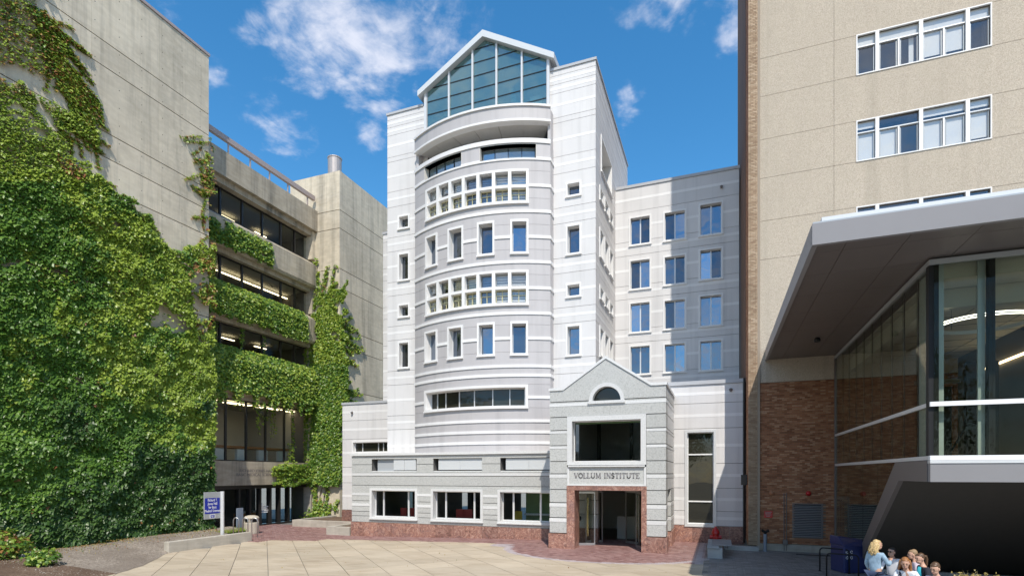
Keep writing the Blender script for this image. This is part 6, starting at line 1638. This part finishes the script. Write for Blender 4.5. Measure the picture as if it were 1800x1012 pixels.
def person(loc, rz, label, seat=None, lean=0.0, head_turn=0.0, head_tilt=0.0, arms=None, top='shirt_white', sleeve=.5, legs='jeans', hair='hair_brown', style='long', jacket=None, glasses=False, scale=1.0, strap=False):
    """local frame: +Y forward, +X the person's right side, z up from the ground they stand or sit on"""
    o = empty('person', loc, label, 'person', rz=rz); o.scale = (scale,) * 3
    hp = .95 if seat is None else seat + .12
    cl_, sl2 = math.cos(lean), math.sin(lean)
    tr = lambda x, y, h: V3(x, y * cl_ + h * sl2, hp + h * cl_ - y * sl2)       # torso frame
    pelvis, waist, chest, neck0 = tr(0, 0, 0), tr(0, 0, .2), tr(0, .0, .40), tr(0, 0, .53)
    neck1 = neck0 + V3(0, .025 + .05 * sl2, .07)
    hd = neck1 + V3(0, .04, .10)
    sh = {s: tr(s * .175, 0, .475) for s in (-1, 1)}
    arms = arms or {}
    arm = {}
    for s in (-1, 1):
        el, wr = arms.get(s, (None, None))
        if el is None: el = sh[s] + V3(s * .06, -.01, -.29); wr = el + V3(0, .06, -.25)
        else: el = sh[s] + V3(*el); wr = el + V3(*wr)
        arm[s] = (el, wr)
    v = [pelvis, waist, chest, neck0, neck1]; e = [(0, 1), (1, 2), (2, 3), (3, 4)]
    r_ = [(.145, .11), (.125, .095), (.15, .105), (.065, .062), (.042, .046)]
    v += [hd + V3(0, -.02, -.03), hd + V3(0, .0, .04), hd + V3(0, -.01, .09)]; e += [(4, 5), (5, 6), (6, 7)]; r_ += [(.055, .062), (.064, .074), (.045, .052)]
    for s in (-1, 1):
        el, wr = arm[s]; b = len(v); v += [sh[s], el, wr]; e += [(2, b), (b, b + 1), (b + 1, b + 2)]; r_ += [.056, .04, .028]
        d = (wr - el).normalized(); pc = wr + d * .07; sdx = d.cross(V3(0, 0, 1)); sdx = sdx.normalized() if sdx.length > .1 else V3(1, 0, 0)
        nn = sdx.cross(d)
        b2 = len(v); v += [pc]; e += [(b + 2, b2)]; r_ += [(.036, .018)]
        for k, ln in enumerate((.062, .074, .078, .066)):
            q = len(v); off_ = sdx * (-.03 + .02 * k); v += [wr + d * .09 + off_, wr + d * (.09 + ln * .55) + off_ - nn * .008, wr + d * (.09 + ln * .9) + off_ - nn * .03]
            e += [(b2, q), (q, q + 1), (q + 1, q + 2)]; r_ += [.0095, .009, .0075]
        q = len(v); v += [wr + d * .04 + sdx * -.036, wr + d * .085 + sdx * -.058 - nn * .012]; e += [(b + 2, q), (q, q + 1)]; r_ += [.012, .0095]
    for s in (-1, 1):
        hip = pelvis + V3(s * .095, 0, -.04); b = len(v)
        if seat is None: kn = V3(s * .1, .02, .50); an = V3(s * .1, -.02, .09)
        else: kn = V3(s * .13, .43, seat + .08); an = V3(s * .12, .44, .08)
        v += [hip, kn, an, an + V3(0, .15, -.045)]; e += [(0, b), (b, b + 1), (b + 1, b + 2), (b + 2, b + 3)]; r_ += [.088, .056, .04, .035]
    skin('body', v, e, r_, 'skin', o)
    # clothes: shells that follow the same bones
    cv = [tr(0, 0, -.06), waist, chest, tr(0, 0, .50)]; ce = [(0, 1), (1, 2), (2, 3)]; cr = [(.165, .13), (.142, .112), (.168, .122), (.085, .08)]
    for s in (-1, 1):
        el, wr = arm[s]; b = len(cv); end = sh[s].lerp(el, min(1, sleeve * 2)) if sleeve <= .5 else el
        cv += [sh[s], end]; ce += [(2, b), (b, b + 1)]; cr += [.07, .056]
        if sleeve > .5: cv += [el.lerp(wr, (sleeve - .5) * 2)]; ce += [(b + 1, b + 2)]; cr += [.042]
    skin('jacket' if jacket else 'shirt', cv, ce, cr, jacket or top, o)
    if jacket and top != jacket:
        m = M(); m.tube([tr(0, .06, .1), tr(0, .07, .35), tr(0, .03, .5)], [.09, .1, .075], 12); m.build('shirt', top, o, smooth=True)
    lv_ = [pelvis + V3(0, 0, .04)]; le = []; lr = [(.158, .125)]
    for s in (-1, 1):
        hip = pelvis + V3(s * .095, 0, -.04); b = len(lv_)
        if seat is None: kn = V3(s * .1, .02, .50); an = V3(s * .1, -.02, .1)
        else: kn = V3(s * .13, .43, seat + .08); an = V3(s * .12, .44, .1)
        lv_ += [hip, kn, an]; le += [(0, b), (b, b + 1), (b + 1, b + 2)]; lr += [.102, .07, .056]
    skin('trousers', lv_, le, lr, legs, o)
    m = M()
    for s in (-1, 1):
        an = V3(s * .1, -.02, 0) if seat is None else V3(s * .12, .44, 0)
        m.tube([an + V3(0, -.05, .05), an + V3(0, .05, .05), an + V3(0, .19, .035)], [.045, .05, .035], 8)
    m.build('shoes', 'jacket_dark', o, smooth=True)
    # head details turn and tilt with the head
    H = empty('face', hd, None); H.parent = o; H.rotation_euler = (head_tilt, 0, head_turn); OFF[H.name] = Vector()
    def part(mm, nm, mt_, sm=True): return mm.build(nm, mt_, H, smooth=sm)
    def ell(mm, c, r3, nu=14, nv=9, keep=lambda p: True, jit=0):
        b = len(mm.v); 
        for i in range(nv + 1):
            for k in range(nu):
                ph = math.pi * i / nv - math.pi / 2; t = 2 * math.pi * k / nu; q = 1 + jit * math.sin(k * 2.7 + i * 1.9)
                mm.v.append((c[0] + r3[0] * math.cos(ph) * math.cos(t) * q, c[1] + r3[1] * math.cos(ph) * math.sin(t) * q, c[2] + r3[2] * math.sin(ph)))
        for i in range(nv):
            for k in range(nu): mm.f.append((b + i * nu + k, b + i * nu + (k + 1) % nu, b + (i + 1) * nu + (k + 1) % nu, b + (i + 1) * nu + k)); mm.mi.append(0)
        return mm
    part(ell(ell(ell(M(), (0, .008, .012), (.077, .094, .115), 18, 12), (0, .034, -.052), (.062, .066, .066), 16, 10), (0, .102, -.012), (.013, .02, .024)), 'head', 'skin')
    m = M(); [ell(m, (s * .078, -.005, -.005), (.012, .024, .034)) for s in (-1, 1)]; part(m, 'ears', 'skin')
    m = M(); [ell(m, (s * .031, .092, .018), (.013, .008, .008)) for s in (-1, 1)]; part(m, 'eyes', 'black')
    m = M(); [ell(m, (s * .032, .095, .042), (.019, .007, .005)) for s in (-1, 1)]; part(m, 'eyebrows', hair)
    part(ell(M(), (0, .097, -.06), (.024, .008, .008)), 'mouth', 'lips')
    if glasses:
        m = M(); [ell(m, (s * .032, .102, .018), (.027, .008, .02)) for s in (-1, 1)]; m.box(-.01, .01, .1, .108, .02, .028); [m.box(s * .06 - .004, s * .06 + .004, 0, .1, .02, .028) for s in (-1, 1)]; part(m, 'sunglasses', 'black')
    hm = M()
    ell(hm, (0, -.036, .045), (.085, .088, .104), 16, 10, jit=.02); ell(hm, (0, -.005, .085), (.075, .085, .048), 14, 8)
    if style == 'short': pass
    if style in ('long', 'wavy'):
        rnd_ = random.Random(len(label))
        for k in range(30 if style == 'wavy' else 24):
            t = math.pi * (1.0 + (k / (29 if style == 'wavy' else 23)) * 1.0) ; x0, y0_ = .082 * math.cos(t), -.03 + .085 * math.sin(t)
            ln = (.30 if style == 'wavy' else .36) * rnd_.uniform(.8, 1.1); wv = .018 if style == 'wavy' else .01
            pp = [(x0 * (1 + .10 * q) + wv * math.sin(q * 2.2 + k * 1.7), y0_ * (1 + .10 * q) - .006 * q + wv * math.cos(q * 1.9 + k), .06 - ln * q / 5) for q in range(6)]
            hm.tube(pp, [.026, .03, .031, .029, .024, .008], 6)
    if style == 'tail':
        hm.tube([(0, -.10, .05), (0, -.16, .04), (.01, -.18, -.04), (.01, -.165, -.16), (.0, -.15, -.22)], [.03, .036, .038, .028, .008], 8)
    part(hm, 'hair', hair)
    if strap:
        m = M(); m.tube([tr(.12, -.13, .1), tr(.13, -.11, .42), tr(.12, 0, .545), tr(.10, .1, .45), tr(.0, .14, .25), tr(-.1, .13, .05)], .022, 6); m.build('bag_strap', 'jacket_dark', o, smooth=True)
    return o
# low seat wall the group sits on (only its top could ever show)
tag(M().box(3.6, 7.4, 12.6, 13.1, 0, .72).build('seat_wall', 'conc_grey', bevel=.02), 'low grey seat wall at the bottom right under the group', 'seat wall')
def spot(u_, d): dx, dy = ray(u_); return dx * d, dy * d
p1 = spot(1538, 14.6); person((*p1, .0), R(-48), 'blond woman standing in a light blue denim jacket, seen from behind', None, .05, R(-25), 0, {1: ((.10, .10, -.26), (-.12, .24, .10)), -1: ((-.07, .0, -.28), (.03, .12, -.22))}, 'denim', .92, 'jeans', 'hair_blond', 'wavy', 'denim', scale=1.03)
p2 = spot(1570, 15.2); person((*p2, .0), R(150), 'man with dark sunglasses and white shirt facing the blond woman', .62, .12, R(-15), 0, {-1: ((-.12, .16, -.22), (-.02, .22, .16)), 1: ((.08, .12, -.26), (-.06, .24, .02))}, 'shirt_white', .9, 'jeans', 'hair_dark', 'short', None, True)
p3 = spot(1596, 12.9); person((*p3, .0), R(152), 'woman with long auburn hair, white top and dark shoulder strap', .72, .30, R(14), R(-16), {-1: ((-.14, .0, -.26), (-.04, .26, -.05)), 1: ((.06, .14, -.24), (-.10, .22, .0))}, 'shirt_white', .3, 'jeans', 'hair_auburn', 'long', None, strap=True)
p4 = spot(1612, 14.6); person((*p4, .0), R(80), 'man with cropped fair hair seen in profile behind the others', .62, .06, R(10), R(-4), None, 'shirt_pale', .4, 'jeans', 'hair_light', 'short')
p5 = spot(1627, 13.4); person((*p5, .0), R(98), 'woman with brown ponytail, teal top and dark jacket', .70, .1, R(18), R(-8), None, 'shirt_teal', .9, 'jeans', 'hair_brown', 'tail', 'jacket_dark')
p6 = spot(1650, 12.0); person((*p6, .0), R(140), 'person with brown fringe at the bottom edge, lowest of the group', .72, .16, R(-5), R(-22), None, 'shirt_pale', .4, 'jeans', 'hair_brown', 'short')
# dry ornamental grass at the bottom edge
gx_, gy_ = spot(1725, 11.6)
og = empty('ornamental_grass', (gx_, gy_, 0), 'clump of dry golden ornamental grass at the lower right edge', 'plant')
m = M(); tips = []
for k in range(260):
    a = random.random() * 6.28; r_ = abs(random.gauss(0, .25)); h = random.uniform(1.0, 1.5); bx_, by_ = gx_ + random.gauss(0, .18), gy_ + random.gauss(0, .12)
    p0, p1_, p2_ = V3(bx_, by_, 0), V3(bx_ + r_ * .4 * math.cos(a), by_ + r_ * .4 * math.sin(a), h * .7), V3(bx_ + r_ * math.cos(a), by_ + r_ * math.sin(a), h)
    w_ = .008; m.add([p0 + V3(-w_, 0, 0), p0 + V3(w_, 0, 0), p1_ + V3(w_, 0, 0), p1_ + V3(-w_, 0, 0), p2_], [(0, 1, 2, 3), (3, 2, 4)])
    for q in range(5): tips.append(p2_.lerp(p1_, random.random() * .5) + V3(random.gauss(0, .02), random.gauss(0, .02), random.gauss(0, .02)))
m.build('blades', 'leaf_dry', og, kind='stuff', recalc=False)
leaves('seed_heads', np.array(tips), (0.1, -1, .3), rng.uniform(.025, .06, len(tips)), ['leaf_dry'], np.zeros(len(tips), int), og, roll=80, kind='stuff')

# ================================================================ TREES BEHIND THE VIEWER (mirrored in the lower windows)
def tree(x, y, h, r_, seed, label):
    q = random.Random(seed); o = empty('street_tree', (x, y, -.42), label, 'tree', 'trees across the street')
    m = M(); m.tube([(x, y, -.42), (x + .1, y, h * .25), (x - .1, y + .1, h * .5), (x, y, h * .85)], [.3, .24, .17, .05], 8)
    for k in range(7):
        t = k * .9 + seed; z = h * (.32 + .07 * k); m.tube([(x, y, z), (x + r_ * .4 * math.cos(t), y + r_ * .4 * math.sin(t), z + h * .1), (x + r_ * .75 * math.cos(t), y + r_ * .75 * math.sin(t), z + h * .16)], [.1, .06, .02], 6)
    m.build('trunk', 'bark', o, recalc=False)
    cs = np.array([(x + q.uniform(-.6, .6) * r_, y + q.uniform(-.6, .6) * r_, h * q.uniform(.42, .92)) for _ in range(22)])
    k = 9000; P = cs[rng.integers(0, 22, k)] + rng.normal(size=(k, 3)) * np.array([r_ * .2, r_ * .2, h * .06])
    leaves('crown', P, (.3, .5, .8), rng.uniform(.18, .34, k), ['leaf_tree', 'leaf'], rng.integers(0, 2, k), o, roll=90, tilt=(20, 50), kind='stuff')
for i, (x, y, h, r_) in enumerate(((-34, -16, 13, 5), (-24, -20, 15, 5.5), (-14, -17, 12, 5), (-5, -21, 14, 5), (5, -24, 13, 5), (-42, -10, 15, 6), (16, -26, 15, 6))):
    tree(x, y, h, r_, i, ['second', 'third', 'fourth', 'fifth', 'sixth', 'leftmost', 'rightmost'][i] + ' leafy street tree in the row across the street, seen only mirrored')
